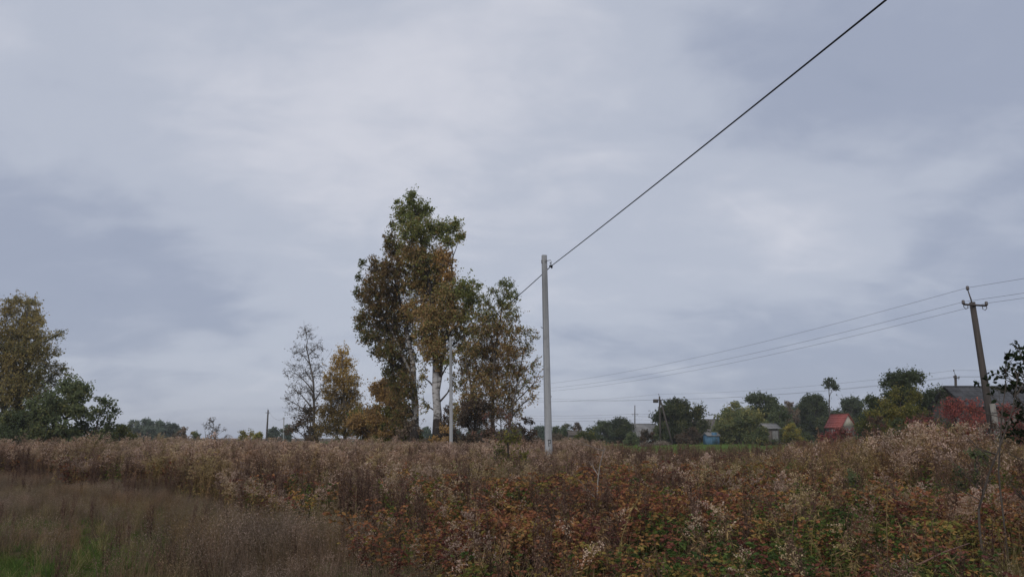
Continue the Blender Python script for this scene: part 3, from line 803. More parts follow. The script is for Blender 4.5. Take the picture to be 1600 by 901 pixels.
bush('willow_shrub', 'dull red brown shrub hiding the foot of the leaning wooden pole', 1552, 648, 46, 25, 'red_leaf', 161, .28, 'shrub', leaf_len=0.06, density=2.0, bare=0.2, twig_r=.007)
bush('willow_shrub', 'small dark green shrub beside the dark leaning sapling', 1530, 698, 24, 15, 'dark_leaf', 162, .45, 'shrub', leaf_len=0.05, density=1.4, twig_r=.006)
bush('willow_shrub', 'low dark green shrub among the brambles left of the feathery mound', 1338, 738, 28, 15.5, 'dark_leaf', 163, .4, 'shrub', leaf_len=0.05, density=1.4, twig_r=.006)
bush('willow_shrub', 'olive shrub with upright shoots left of the near concrete pole', 798, 668, 56, 22, 'olive_leaf', 160, .5, 'shrub', leaf_len=0.055, density=2.2, per_twig=7, twig_r=0.006)

# ------------------------------------------------------------------ power poles, cable and wires
def frame_of(a, b):
    z = unit(np.asarray(b, float) - np.asarray(a, float))
    return z


PC = 'pale concrete utility poles'


def concrete_pole(px_top, py_top, px_base, d, label, rz, h_extra=0):
    base = gpt(px_base, d)
    top = P(px_top, py_top, d) - base
    root = empty('concrete_pole', base, label, 'utility pole', PC)
    mb = MB()
    H = top[2]
    n = 8
    cr, sr = math.cos(rz), math.sin(rz)
    prof = np.array([(-1, -1), (-.55, -1.15), (.55, -1.15), (1, -1), (.8, 1), (-.8, 1)], float)
    rows = []
    for k in range(n + 1):
        t = k / n
        c = np.array([top[0] * t, top[1] * t, -0.3 + (H + 0.3) * t])
        w = 0.125 - 0.035 * t
        for x, y in prof:
            x, y = x * w, y * w
            rows.append(c + [x * cr - y * sr, x * sr + y * cr, 0])
    m = len(prof)
    q = [[k * m + j, k * m + (j + 1) % m, (k + 1) * m + (j + 1) % m, (k + 1) * m + j] for k in range(n) for j in range(m)]
    mb.add(rows, q, [[n * m, n * m + 1 + j, n * m + 2 + j] for j in range(m - 2)])
    mb.build('shaft', M['concrete'], root)
    bd = MB()
    for z in (H - 0.20, H - 0.27):
        bd.box(top * ((z) / H), (0.215, 0.225, 0.022))
    bd.build('steel_band', M['steel'], root)
    hk = MB()
    c0 = top * ((H - 0.22) / H)
    pts = [c0 + [0.08, -0.05, 0.0], c0 + [0.24, -0.08, 0.02], c0 + [0.27, -0.09, -0.06], c0 + [0.2, -0.09, -0.1]]
    hk.tube(pts, 0.016, 5)
    hk.build('hook', M['steel'], root)
    cl = MB()
    c1 = c0 + np.array([0.25, -0.10, -0.22])
    cl.box(c1, (0.13, 0.09, 0.07)); cl.box(c1 + [0.0, 0, 0.07], (0.03, 0.04, 0.12)); cl.box(c1 + [.03, 0, -.05], (0.05, 0.05, 0.06))
    cl.build('cable_clamp', M['rubber'], root)
    for s, z in ((0.10, 3.05), (-0.11, 5.6)):
        k = MB(); k.tube([top * (z / H) + [s * .9, 0, 0], top * (z / H) + [s * 1.5, 0, 0.02], top * (z / H) + [s * 1.55, 0, 0.05]], 0.012, 5); k.build('step_pin', M['dark_steel'], root)
    return root, base, top, base + c1


pole1, p1b, p1t, clamp1 = concrete_pole(850, 399, 858, 28.5, 'near tall pale concrete pole standing in the weeds with a black stencil', 0.25)
st = MB()
fc = p1t * (1.42 / p1t[2]) + np.array([0.0, -0.1915, 0])
RZ = np.array([[math.cos(.25), -math.sin(.25), 0], [math.sin(.25), math.cos(.25), 0], [0, 0, 1]])
for ox, oz, w, h in ((0.0, 0.10, 0.16, 0.024), (-0.045, 0.0, 0.018, 0.2), (0.01, -0.012, 0.10, 0.018), (0.055, 0.034, 0.018, 0.11), (-0.025, -0.10, 0.06, 0.02)):
    st.box(np.array([0, 0, 0]) + p1t * (1.42 / p1t[2]) + RZ @ np.array([ox * .75, -0.142, 0]) + [0, 0, oz], (w * .75, 0.006, h), rot=RZ)
st.build('stencil_mark', M['paint'], pole1)
pole2, p2b, p2t, clamp2 = concrete_pole(704, 526, 705, 54, 'smaller more distant pale concrete pole in front of the white trunked trees', 0.25)


def catenary(a, b, sag, n=24):
    t = np.linspace(0, 1, n)[:, None]
    p = np.asarray(a) * (1 - t) + np.asarray(b) * t
    p[:, 2] -= (4 * sag * t * (1 - t))[:, 0]
    return p


mb = MB()
far_end = clamp1 + (clamp1 - clamp2) * np.array([1, 1, 0]) * 1.9
# the cable climbs to the right over the camera
up = P(1368, 2, 9.6)
dirn = unit(up - clamp1)
endp = clamp1 + dirn * np.linalg.norm(up - clamp1) * 1.9
cab = catenary(clamp1, endp, 0.10, 40)
mb.tube(cab, 0.0148, 8)
c2 = catenary(clamp2, clamp1, 0.25, 30)
mb.tube(c2, 0.017, 6)
c3 = catenary(clamp2, clamp2 + (clamp2 - clamp1) * np.array([1, 1, 0.0]) * 0.55 + [0, 0, -0.3], 0.2, 16)
mb.tube(c3, 0.021, 6)
tag(mb.build('power_cable', M['rubber']), 'thick black cable rising from the near concrete pole to the top right', 'cable')


def wood_pole(name, label, base, top, r0, r1, arm_z, arm_half, arm_dir, pins, pin_top=0.0, stub=None, strut=None, group=None):
    root = empty(name, base, label, 'utility pole', group)
    top = np.asarray(top) - base
    ends = []
    s = MB(); s.tube([np.array([0, 0, -0.4]) if stub is None else top * 0.13, top * 0.4, top * 0.7, top], [r0, r0 * .93 + r1 * .07, (r0 + r1) / 2 * 0.97, r1], 12)
    s.build('shaft', M['pole_wood'], root, smooth=True)
    if stub:
        k = MB()
        off = np.array([0.02, -r0 - 0.10, 0])
        k.tube([off + [0, 0, -0.4], off + top * stub], [0.14, 0.115], 4)
        k.build('concrete_stub', M['old_concrete'], root)
        for f in (0.17, stub - 0.05):
            w = MB()
            w.tube([top * f + [0.24 * math.cos(a), -0.1 + 0.26 * math.sin(a), 0] for a in np.linspace(0, 6.283, 13)], 0.012, 4, cap=False)
            w.build('wire_binding', M['dark_steel'], root)
    ad = unit(np.asarray(arm_dir, float))
    ac = top * ((top[2] - arm_z) / top[2]) + np.array([0, -r1 - 0.05, 0])
    a = MB(); a.tube([ac - ad * arm_half, ac + ad * arm_half], 0.04, 4); a.build('cross_arm', M['dark_steel'], root)

    def insulator(p, hook):
        m = MB()
        m.tube([p + [0, 0, -0.02], p + [0, 0, 0.03], p + [0, 0, 0.05], p + [0, 0, 0.12], p + [0, 0, 0.15]], [0.03, 0.075, 0.05, 0.06, 0.03], 8)
        m.build('insulator', M['porcelain'], root, smooth=True)
        if hook:
            h = MB(); h.tube([p + ad * hook * 0.0 + [0, 0, 0], p + [0, 0, -0.12], p - ad * hook * 0.08 + [0, 0, -0.2], p - ad * hook * 0.17 + [0, 0, -0.16], p - ad * hook * 0.18 + [0, 0, 0]], 0.014, 5)
            h.build('hook', M['dark_steel'], root)
        return base + p + [0, 0, 0.08]
    for sgn in pins:
        ends.append(insulator(ac + ad * arm_half * sgn + [0, 0, 0.02], 1 if sgn > 0 else -1))
    if pin_top:
        m = MB(); pt = top + np.array([-0.12, 0, pin_top])
        m.tube([top + [0, 0, -0.25], top + [-0.03, 0, 0.1], pt], [0.03, 0.028, 0.02], 5); m.build('top_pin', M['dark_steel'], root)
        ends.append(insulator(pt, 0))
    if strut is not None:
        m = MB(); m.tube([strut - base + [0, 0, -0.3], top * 0.93 + [0.1, 0, 0]], [r0 * .95, r1], 8); m.build('strut', M['pole_wood'], root, smooth=True)
    return root, ends


rb = gpt(1562, 30)
rp, rends = wood_pole('wooden_pole', 'leaning dark wooden pole on a concrete stub at right with a two arm cross bar', rb, P(1519, 472, 30), 0.135, 0.105, 0.14, 0.48,
                      (1, 0.1, -0.04), (-1, 1), 0.5, stub=0.42)
ab = gpt(1032, 116)
apole, aends = wood_pole('wooden_pole', 'braced wooden pole with a slanting strut at the edge of the green meadow', ab, P(1030.5, 619, 116), 0.15, 0.12, 0.55, 0.8, (1, 0.3, 0.06), (-1, 0.55), 0.25,
                         strut=gpt(1052, 114))
m = MB(); m.box(P(1024.5, 626, 115.6) - ab, (0.7, 0.5, 0.5)); m.build('switch_box', M['dark_steel'], apole)
r2b = gpt(1496, 76)
r2, r2ends = wood_pole('wooden_pole', 'small far wooden pole showing above the dark grey roof', r2b, P(1493, 586, 76), 0.15, 0.11, 0.25, 0.4, (1, 0.5, 0), (-1, 1), 0.4)
lb_ = gpt(416, 190)
lp, lends = wood_pole('wooden_pole', 'lone far wooden pole on the left horizon', lb_, P(419, 640, 190), 0.22, 0.17, 0.7, 0.45, (1, 0.5, 0), (-1, 1), 0.2)
nb = gpt(992, 175)
npole, nends = wood_pole('wooden_pole', 'thin far mast like pole above the grey roofed cottage', nb, P(992, 633, 175), 0.14, 0.09, 2.0, 0.7, (1, 0.2, 0), (-1, 1))
root = empty('concrete_post', gpt(443, 150), 'short pale far post left of the almost bare tree', 'utility pole')
t_ = P(443.5, 651, 150) - gpt(443, 150)
m = MB(); m.tube([[0, 0, -0.2], t_], [0.14, 0.11], 6); m.build('shaft', M['concrete'], root)
m = MB(); m.box(t_ + [0, 0, -0.3], (0.5, 0.08, 0.08)); m.build('cross_arm', M['dark_steel'], root)

WG = 'thin overhead wires on the right'


def wire(a, b, sag, label, r=0.006, group=None, n=28):
    m = MB(); m.tube(catenary(a, b, sag, n), r, 4, cap=False)
    tag(m.build('overhead_wire', M['wire']), label, 'wire', group)


hid = np.array([P(745, 606, 84), P(752, 610, 84), P(760, 614, 84)])
nm = ['lower left', 'lower right', 'uppermost']
span_r = np.array([20.8, -54, 0.0])
for e, h, w in zip(rends, (hid[1], hid[2], hid[0]), ('wire from the left end of the leaning pole cross bar to the trees', 'wire from the right end of the leaning pole cross bar to the trees',
                                                      'uppermost wire from the top pin of the leaning pole to the trees')):
    wire(e, h, 1.0, w)
for e, w in zip(rends, ('wire leaving the leaning pole cross bar, left insulator, to the right edge', 'wire leaving the leaning pole cross bar, right insulator, to the right edge',
                        'uppermost wire leaving the leaning pole top pin to the right edge')):
    wire(e, e + span_r * 0.8 + np.array([0, 0, 0.5]), 0.5, w)
for e, f, w in zip(aends, r2ends, ('left wire between the braced pole and the small far pole', 'right wire between the braced pole and the small far pole', 'top wire between the braced pole and the small far pole')):
    wire(e, f, 0.5, w, 0.009)
for k, (f, w) in enumerate(zip(r2ends, ('left wire leaving the small far pole to the right', 'right wire leaving the small far pole to the right', 'top wire leaving the small far pole to the right'))):
    wire(f, f + np.array([24, -16, 0.2]), 0.4, w, 0.009)
for k, (e, w) in enumerate(zip(aends, ('lowest wire from the braced pole towards the near concrete pole', 'middle wire from the braced pole towards the near concrete pole', 'top wire from the braced pole towards the near concrete pole'))):
    wire(e, P(800, 618 + 5 * k, 135), 0.35, w, 0.010)
for k, (y0, y1) in enumerate(((649, 646), (653, 650), (656.5, 655))):
    w = ('top', 'middle', 'bottom')[k]
    wire(P(820, y0, 185), P(992, y1, 175), 0.25, w + ' of three level far wires left of the mast like pole', 0.017)
    wire(P(992, y1, 175), P(1160, y1 - 1, 165), 0.25, w + ' of three level far wires right of the mast like pole', 0.017)
wire(lends[1], P(443.5, 653, 150), 0.9, 'sagging wire between the lone far pole and the pale far post', 0.02)

# ------------------------------------------------------------------ village buildings
M['slate'] = solid_mat('grey_slate_roof', (0.16, 0.155, 0.15), (0.27, 0.26, 0.25), 1.2, 0.9, bump=0.2)
M['slate_brown'] = solid_mat('brown_slate_roof', (0.11, 0.095, 0.085), (0.17, 0.15, 0.135), 1.2, 0.9, bump=0.2)
M['dark_slate'] = solid_mat('dark_slate_roof', (0.055, 0.055, 0.058), (0.095, 0.095, 0.1), 1.0, 0.9, bump=0.2)
M['red_metal'] = solid_mat('red_metal_roof', (0.22, 0.055, 0.048), (0.31, 0.08, 0.065), 1.5, 0.6, bump=0.1)
M['cream'] = solid_mat('cream_boards', (0.50, 0.44, 0.36), (0.62, 0.56, 0.47), 2.0, 0.9, (3, 3, 0.3))
M['plaster'] = solid_mat('pale_plaster', (0.42, 0.43, 0.44), (0.58, 0.59, 0.6), 1.5, 0.9)
M['brown_wall'] = solid_mat('brown_boards', (0.09, 0.075, 0.065), (0.16, 0.135, 0.115), 2.0, 0.9, (3, 3, 0.3))
M['blue'] = solid_mat('blue_painted_boards', (0.06, 0.13, 0.20), (0.09, 0.18, 0.27), 2.0, 0.8, (3, 3, 0.3))
M['glass'] = solid_mat('dark_window_glass', (0.02, 0.024, 0.03), (0.035, 0.04, 0.05), 1.0, 0.12, bump=0.0, spec=0.5)
M['white_paint'] = solid_mat('white_paint', (0.62, 0.62, 0.6), (0.75, 0.75, 0.73), 3.0, 0.7)


def house(name, label, base, rz, L, W, eave, ridge, wall, roof, gable=None, over=0.3, windows=(), door=None, chimney=None, cat='house', courses=8, seams=True):
    """ridge along local x; front faces local -y"""
    root = empty(name, base, label, cat, rz=rz)
    w = MB()
    w.box((0, 0, eave / 2 - 0.2), (L, W, eave + 0.4))
    w.build('wall', M[wall], root)
    for sx in (-1, 1):
        g = MB()
        x0, x1 = sx * (L / 2 - 0.12), sx * (L / 2 + 0.004)
        tri = [(-W / 2, eave + 0.003), (W / 2, eave + 0.003), (0, ridge - 0.06)]
        v = [(x, y, z) for x in (x0, x1) for y, z in tri]
        g.add(v, [[0, 1, 4, 3], [1, 2, 5, 4], [2, 0, 3, 5]], [[0, 2, 1], [3, 4, 5]])
        go = g.build('gable', M[gable or wall], root)
        nbd = int(W / 0.28)
        for i in range(nbd):                                   # cover battens of the gable boards
            y = -W / 2 + (i + 0.5) * W / nbd
            hh = (ridge - eave) * (1 - abs(y) / (W / 2)) - 0.1
            if hh > 0.15 and gable:
                bt = MB(); bt.box((x1 + sx * 0.012, y, eave + hh / 2), (0.024, 0.05, hh)); bt.build('batten', M[gable], root)
    sl = math.atan2(ridge - eave, W / 2)
    ln = (W / 2 + over) / math.cos(sl)
    for sy in (-1, 1):
        r = MB()
        for i in range(courses):                                # overlapping roof courses
            t0, t1 = i / courses, (i + 1) / courses
            c = (t0 + t1) / 2 * ln
            y = sy * c * math.cos(sl); z = ridge - c * math.sin(sl) + 0.02 + 0.012 * (i % 2)
            R = np.array([[1, 0, 0], [0, math.cos(-sy * sl), -math.sin(-sy * sl)], [0, math.sin(-sy * sl), math.cos(-sy * sl)]])
            r.box((0, y, z), (L + 2 * over, ln / courses + 0.03, 0.05), rot=R)
        ro = r.build('roof_slope', M[roof], root)
        if seams:
            ns = int((L + 2 * over) / 0.5)
            s = MB()
            for i in range(ns + 1):
                x = -(L / 2 + over) + i * (L + 2 * over) / ns
                c = ln / 2
                R = np.array([[1, 0, 0], [0, math.cos(-sy * sl), -math.sin(-sy * sl)], [0, math.sin(-sy * sl), math.cos(-sy * sl)]])
                s.box((x, sy * c * math.cos(sl), ridge - c * math.sin(sl) + 0.065), (0.035, ln, 0.035), rot=R)
            s.build('roof_seams', M[roof], ro)
    rc = MB(); rc.box((0, 0, ridge + 0.05), (L + 2 * over + 0.02, 0.22, 0.09)); rc.build('ridge_cap', M[roof], root)
    for (face, u, z, ww, hh) in windows:
        if face == 'front':
            c = np.array([u, -W / 2, z]); sz = np.array([ww, 0.08, hh]); nrm = np.array([0, -1, 0])
        else:
            sx = 1 if face == 'right' else -1
            c = np.array([sx * L / 2, u, z]); sz = np.array([0.08, ww, hh]); nrm = np.array([sx, 0, 0])
        f = MB(); ax = 0 if face == 'front' else 1
        for s_ in (-1, 1):
            o = np.zeros(3); o[ax] = s_ * (ww / 2 - 0.04)
            z3 = sz.copy(); z3[ax] = 0.08; f.box(c + o, z3)
            o = np.zeros(3); o[2] = s_ * (hh / 2 - 0.04)
            z3 = sz.copy(); z3[2] = 0.08; z3[ax] = ww - 0.16; f.box(c + o, z3)
        z3 = sz.copy(); z3[ax] = 0.06; z3[2] = hh - 0.16; f.box(c, z3)
        fo = f.build('window', M['white_paint'], root)
        p = MB(); z3 = sz * 0.86; z3[0 if ax else 1] = 0.03; p.box(c + nrm * 0.004, z3); p.build('pane', M['glass'], fo)
    if door:
        u, ww, hh, mt = door
        dd = MB(); dd.box((u, -W / 2 - 0.01, hh / 2), (ww, 0.06, hh)); do = dd.build('door', M[mt], root)
        hd = MB(); hd.box((u + ww * 0.38, -W / 2 - 0.06, hh / 2), (0.04, 0.05, 0.14)); hd.build('handle', M['steel'], do)
    if chimney:
        ch = MB(); ch.box((chimney, 0.3, ridge + 0.35), (0.5, 0.5, 1.1)); ch.box((chimney, 0.3, ridge + 0.93), (0.6, 0.6, 0.08)); ch.build('chimney', M['brown_wall'], root)
    return root


def zat(px, py, d):
    g = gpt(px, d)
    return P(px, py, d)[2] - g[2]


house('red_roof_house', 'small house with bright red roof and cream boarded gable behind the crimson shrub', gpt(1316, 126), -1.14, 3.0, 2.9, zat(1318, 665, 126), zat(1318, 647, 126),
      'brown_wall', 'red_metal', 'cream', 0.28, windows=(('right', 0, 1.6, .9, 1.0), ('front', 0, 1.6, .9, 1.0)), courses=6)
house('grey_roof_cottage', 'low cottage with grey slate roof and pale wall left of the braced pole', gpt(1003, 152), 0.45, 6.0, 5.0, zat(1003, 679, 152), zat(1003, 662, 152), 'plaster', 'slate', None, 0.4,
      windows=(('front', -1.6, 1.5, 0.9, 1.0), ('front', 1.2, 1.5, 0.9, 1.0), ('left', 0, 1.5, .9, 1.0)))
house('brown_cottage', 'cottage with pale brown roof between the round tree and the blue shed', gpt(1098, 150), -0.3, 5.5, 5.5, zat(1098, 676, 150), zat(1098, 655, 150), 'brown_wall', 'slate_brown', None, 0.4,
      windows=(('front', 0.8, 1.5, 0.9, 1.1), ('front', -1.4, 1.5, 0.9, 1.1)))
house('blue_shed', 'narrow bright blue garden shed in front of the largest garden tree', gpt(1112, 108), 0.2, 1.7, 1.5, zat(1112, 680, 108), zat(1112, 676, 108), 'blue', 'slate', None, 0.15,
      door=(0.1, 0.75, 1.6, 'blue'), cat='shed', courses=3, seams=False)
house('grey_outbuilding', 'small dark outbuilding with flat grey roof beside a white hanging sheet', gpt(1203, 104), 0.3, 1.9, 1.6, zat(1204, 668, 104), zat(1204, 662, 104), 'brown_wall', 'slate', None, 0.25,
      door=(0.3, 0.8, 1.8, 'brown_wall'), cat='shed', courses=4)
house('grey_shed', 'low grey brown shed just right of the near concrete pole', gpt(900, 140), 0.1, 2.6, 2.6, zat(900, 679, 140), zat(900, 673, 140), 'brown_wall', 'brown_wall', None, 0.2,
      door=(0.2, 0.8, 1.7, 'brown_wall'), cat='shed', courses=4)
house('dark_roof_house', 'house with long dark grey roof behind the leaning wooden pole', gpt(1552, 64), 0.03, 6.4, 5.0, zat(1540, 634, 64), zat(1540, 604, 64), 'brown_wall', 'dark_slate', None, 0.3,
      windows=(('front', -1.5, 1.5, 1.0, 1.1), ('front', 1.2, 1.5, 1.0, 1.1)))
# a pale sheet on a line by the outbuilding
m = MB(); bs = gpt(1213, 99); g = 9
vv = []
for i in range(g):
    for j in range(g):
        u, v = i / (g - 1), j / (g - 1)
        vv.append(((u - .5) * .75, 0.10 * math.sin(u * 14) * (0.4 + v), 1.75 - v * (1.25 - 0.3 * math.sin(u * 5)) ))
m.add(vv, [[i * g + j, (i + 1) * g + j, (i + 1) * g + j + 1, i * g + j + 1] for i in range(g - 1) for j in range(g - 1)])
root = empty('hanging_sheet', bs, 'white sheet hanging on two posts beside the small dark outbuilding', 'sheet')
m.build('cloth', M['slate'], root, smooth=True)
for s in (-.45, .45):
    k = MB(); k.tube([[s, 0, -.1], [s, 0, 1.85]], 0.03, 6); k.build('post', M['pole_wood'], root)
k = MB(); k.tube([[-.45, 0, 1.76], [.45, 0, 1.76]], 0.01, 4); k.build('line', M['wire'], root)
M['heap'] = leaf_mat('pale_straw', [(0, (0.16, 0.12, 0.09)), (1, (0.42, 0.36, 0.30))], 0.1)
rng = np.random.default_rng(5)
for px, d, w, lab in ((1034, 112, 1.3, 'pale heap of dry stalks at the foot of the braced pole'), (1009, 108, 1.0, 'smaller pale heap of dry stalks below the grey roofed cottage')):
    m = MB(); n = 1200
    p = in_ball(n, rng) * [w, w * .7, 0.55]; p[:, 2] = np.abs(p[:, 2])
    m.leaves(p, rng.normal(0, 1, (n, 3)) * [1, 1, .3], 0.35, 0.05, rng.uniform(0, 1, n), rng)
    o = m.build('straw_heap', M['heap']); o.location = gpt(px, d); tag(o, lab, 'straw heap')

# ------------------------------------------------------------------ weeds and grass of the field
M['goldenrod'] = leaf_mat('dry_goldenrod', [(0.0, (0.085, 0.05, 0.038)), (0.2, (0.15, 0.092, 0.055)), (0.4, (0.22, 0.13, 0.065)), (0.55, (0.22, 0.17, 0.05)), (0.7, (0.27, 0.18, 0.125)), (1.0, (0.39, 0.29, 0.24))], 0.3, 0.6, (0.20, 0.115, 0.065), 0.3, 0.4, more=[(0.3, (0.12, 0.09, 0.07), 0.45, 31.0), (0.6, (0.21, 0.175, 0.065), 0.5, 57.0)], gain=1.55)
M['dark_stalk'] = leaf_mat('dark_dry_stalk', [(0.0, (0.06, 0.036, 0.032)), (0.5, (0.125, 0.078, 0.055)), (1.0, (0.21, 0.14, 0.095))], 0.1, vary=0.3, gain=1.2)
M['bramble'] = leaf_mat('bramble_leaf', [(0.0, (0.05, 0.032, 0.026)), (0.1, (0.045, 0.075, 0.026)), (0.25, (0.09, 0.13, 0.035)), (0.4, (0.20, 0.17, 0.05)), (0.55, (0.30, 0.17, 0.06)), (0.7, (0.27, 0.12, 0.06)), (0.85, (0.20, 0.075, 0.05)), (1.0, (0.12, 0.05, 0.045))], 0.3, vary=0.3, gain=1.22)
M['forb'] = leaf_mat('green_forb_leaf', [(0.0, (0.08, 0.07, 0.03)), (0.5, (0.10, 0.15, 0.035)), (1.0, (0.24, 0.24, 0.05))], 0.3, vary=0.3)
M['fine_grass'] = leaf_mat('purple_brown_grass', [(0.0, (0.07, 0.055, 0.04)), (0.4, (0.19, 0.135, 0.09)), (0.7, (0.25, 0.18, 0.14)), (1.0, (0.38, 0.285, 0.225))], 0.25, 0.75, (0.22, 0.18, 0.07), 0.5, 0.45, more=[(0.6, (0.26, 0.14, 0.06), 0.6, 40.0), (0.7, (0.12, 0.10, 0.065), 0.9, 83.0)], gain=0.95)
M['green_grass'] = leaf_mat('green_grass_blade', [(0.0, (0.05, 0.08, 0.022)), (0.6, (0.10, 0.17, 0.04)), (1.0, (0.22, 0.22, 0.07))], 0.3, 0.3, (0.2, 0.17, 0.07), 0.6, 0.3)
M['straw_grass'] = leaf_mat('straw_grass_blade', [(0.0, (0.10, 0.10, 0.03)), (0.5, (0.24, 0.19, 0.08)), (1.0, (0.42, 0.33, 0.18))], 0.25, vary=0.3)


def proto_goldenrod(rng, plume=1.0, bendy=0.25, leafy=0.45):
    m = MB(); H = 1.0
    az = 0.0; lean = rng.uniform(0.02, 0.16)
    t = np.linspace(0, 1, 6)
    h = np.array([math.cos(az), math.sin(az), 0])
    bend = rng.uniform(0.3, 1) * bendy
    def at(tt):
        tt = np.asarray(tt, float)[:, None]
        return np.array([0, 0, 1.0]) * tt * H * (1 - 0.12 * bend * tt ** 3) + h * (lean * tt + bend * tt ** 5 * 0.8)
    m.tube(at(t), np.linspace(0.0065, 0.003, 6), 3, 0.05, cap=False)
    n = 30 if plume > 0 else 52
    tl = rng.uniform(0.12, 0.8 if plume > 0 else 1.0, n)
    ang = rng.uniform(0, 6.28, n)
    ax = np.stack([np.cos(ang), np.sin(ang), rng.uniform(-1.3, 0.4, n)], 1)
    base_t = np.clip(rng.normal(leafy, 0.06), .1, .6)
    lf = 1.0 if plume > 0 else 0.68
    m.leaves(at(tl), ax, rng.uniform(0.06, 0.12, n) * lf, rng.uniform(0.012, 0.02, n) * lf, np.clip(rng.normal(base_t, 0.10, n), 0.1, 0.6), rng, 0.3)
    nb_ = int(15 * plume)
    if nb_:
        tb_ = rng.uniform(0.70, 1.0, nb_)
        o = at(tb_)
        an = rng.uniform(0, 6.28, nb_)
        dr = np.stack([np.cos(an), np.sin(an), np.full(nb_, 0.55)], 1) + h * 0.5
        ln = (1.06 - tb_)[:, None] * 0.5 + 0.05
        e = o + unit(dr) * ln + np.array([0, 0, -1]) * ln ** 2 * 1.2
        m.sticks(o, e, 0.002, 0.0015, 0.3)
        k = 9
        tv = rng.uniform(0.2, 1.05, (nb_, k, 1))
        p = (o[:, None] * (1 - tv) + e[:, None] * tv).reshape(-1, 3) + rng.normal(0, 0.012, (nb_ * k, 3))
        m.leaves(p, rng.normal(0, 1, p.shape) + [0, 0, .5], rng.uniform(0.018, 0.034, len(p)), rng.uniform(0.012, 0.022, len(p)), np.clip(rng.normal(0.86, 0.12, len(p)), 0.6, 1), rng, 0.5)
    return m


def proto_dark(rng):
    m = MB()
    for s in range(4):
        az = rng.uniform(0, 6.28); o = np.array([rng.normal(0, .06), rng.normal(0, .06), 0]); tip = o + [rng.normal(0, .08), rng.normal(0, .08), rng.uniform(.8, 1.05)]
        mid = (o + tip) / 2 + rng.normal(0, .02, 3)
        pts = bezier(o, mid, tip, 5)
        m.tube(pts, np.linspace(0.007, 0.003, 5), 3, 0.1, cap=False)
        n = 16; tt = rng.uniform(0.3, 1, n); p = o + (tip - o) * tt[:, None]
        an = rng.uniform(0, 6.28, n); dr = np.stack([np.cos(an) * .35, np.sin(an) * .35, np.full(n, 1.0)], 1)
        e = p + unit(dr) * rng.uniform(.06, .2, (n, 1)); m.sticks(p, e, .0025, .002, 0.3)
        q = np.repeat(e, 5, 0) + rng.normal(0, .018, (n * 5, 3))
        m.leaves(q, rng.normal(0, 1, q.shape), .025, .016, rng.uniform(.2, .9, len(q)), rng)
        n = 14; tt = rng.uniform(.05, .8, n); p = o + (tip - o) * tt[:, None]
        an = rng.uniform(0, 6.28, n)
        m.leaves(p, np.stack([np.cos(an), np.sin(an), np.full(n, -.8)], 1), .09, .018, rng.uniform(.2, .8, n), rng, .3)
    return m


def proto_bramble(rng, palette):
    m = MB()
    for s in range(6):
        az = rng.uniform(0, 6.28); L = rng.uniform(.6, 1.05)
        o = np.array([rng.normal(0, .08), rng.normal(0, .08), 0])
        out = np.array([math.cos(az), math.sin(az), 0])
        rise = rng.uniform(.55, 1.0)
        pts = bezier(o, o + out * .15 * L + [0, 0, rise * 1.1], o + out * rng.uniform(.25, .55) + [0, 0, rise * rng.uniform(.75, 1.0)], 8)
        m.tube(pts, np.linspace(.006, .0025, 8), 3, 0.0, cap=False)
        nl = 11
        c = rng.choice(palette)
        tt = np.linspace(.25, 1.0, nl)
        for t in tt:
            p = np.array([np.interp(t * 7, np.arange(8), pts[:, k]) for k in range(3)])
            a = rng.uniform(0, 6.28)
            pd = np.array([math.cos(a), math.sin(a), rng.uniform(-.1, .5)])
            e = p + pd * rng.uniform(.04, .09)
            m.sticks(p[None], e[None], .0015, .0012, .05)
            tn = np.clip(rng.normal(c, .05), 0.08, 1)
            for da in (-1.0, 0, 1.0):
                b2 = a + da
                dr = np.array([[math.cos(b2), math.sin(b2), rng.uniform(-.5, .1)]])
                sz = rng.uniform(.032, .075)
                m.leaves(e[None], dr, sz, sz * .62, np.clip(tn + rng.normal(0, .03), .06, 1), rng, .15, fold=True)
    return m


def proto_forb(rng):
    m = MB()
    for s in range(4):
        o = np.array([rng.normal(0, .07), rng.normal(0, .07), 0]); tip = o + [rng.normal(0, .1), rng.normal(0, .1), rng.uniform(.7, 1.05)]
        m.tube([o, (o + tip) / 2, tip], [.005, .004, .002], 3, .1, cap=False)
        n = 22; tt = np.linspace(.15, 1, n); p = o + (tip - o) * tt[:, None]
        an = np.arange(n) * 1.6 + rng.uniform(0, 6); dr = np.stack([np.cos(an), np.sin(an), np.full(n, .05)], 1)
        l = (.12 - .06 * tt) * rng.uniform(.7, 1.2, n)
        m.leaves(p, dr, l, l * .42, np.clip(rng.normal(.6, .2, n) - .2 * (1 - tt), 0, 1), rng, .25, fold=True)
    return m


def proto_fine(rng):
    m = MB(); n = 22
    p = np.concatenate([rng.normal(0, .10, (n, 2)), np.zeros((n, 1))], 1)
    d = np.concatenate([rng.normal(0, .16, (n, 2)), np.ones((n, 1))], 1)
    L = rng.uniform(.6, 1.05, n)
    m.blades(p, d, L, .009, rng.uniform(.02, .25, n), rng.uniform(.1, .7, n), rng, 3)
    tip = p + unit(d) * L[:, None] * .95
    k = 7
    q = np.repeat(tip, k, 0) + rng.normal(0, 1, (n * k, 3)) * [.035, .035, .07] - [0, 0, .06]
    m.leaves(q, rng.normal(0, .5, q.shape) + [0, 0, .6], .035, .011, np.clip(rng.normal(.75, .22, len(q)), 0, 1), rng)
    n = 24
    p = np.concatenate([rng.normal(0, .1, (n, 2)), np.zeros((n, 1))], 1); d = np.concatenate([rng.normal(0, .4, (n, 2)), np.ones((n, 1))], 1)
    m.blades(p, d, rng.uniform(.25, .5, n), .006, rng.uniform(.1, .6, n), rng.uniform(.2, .8, n), rng, 3)
    return m


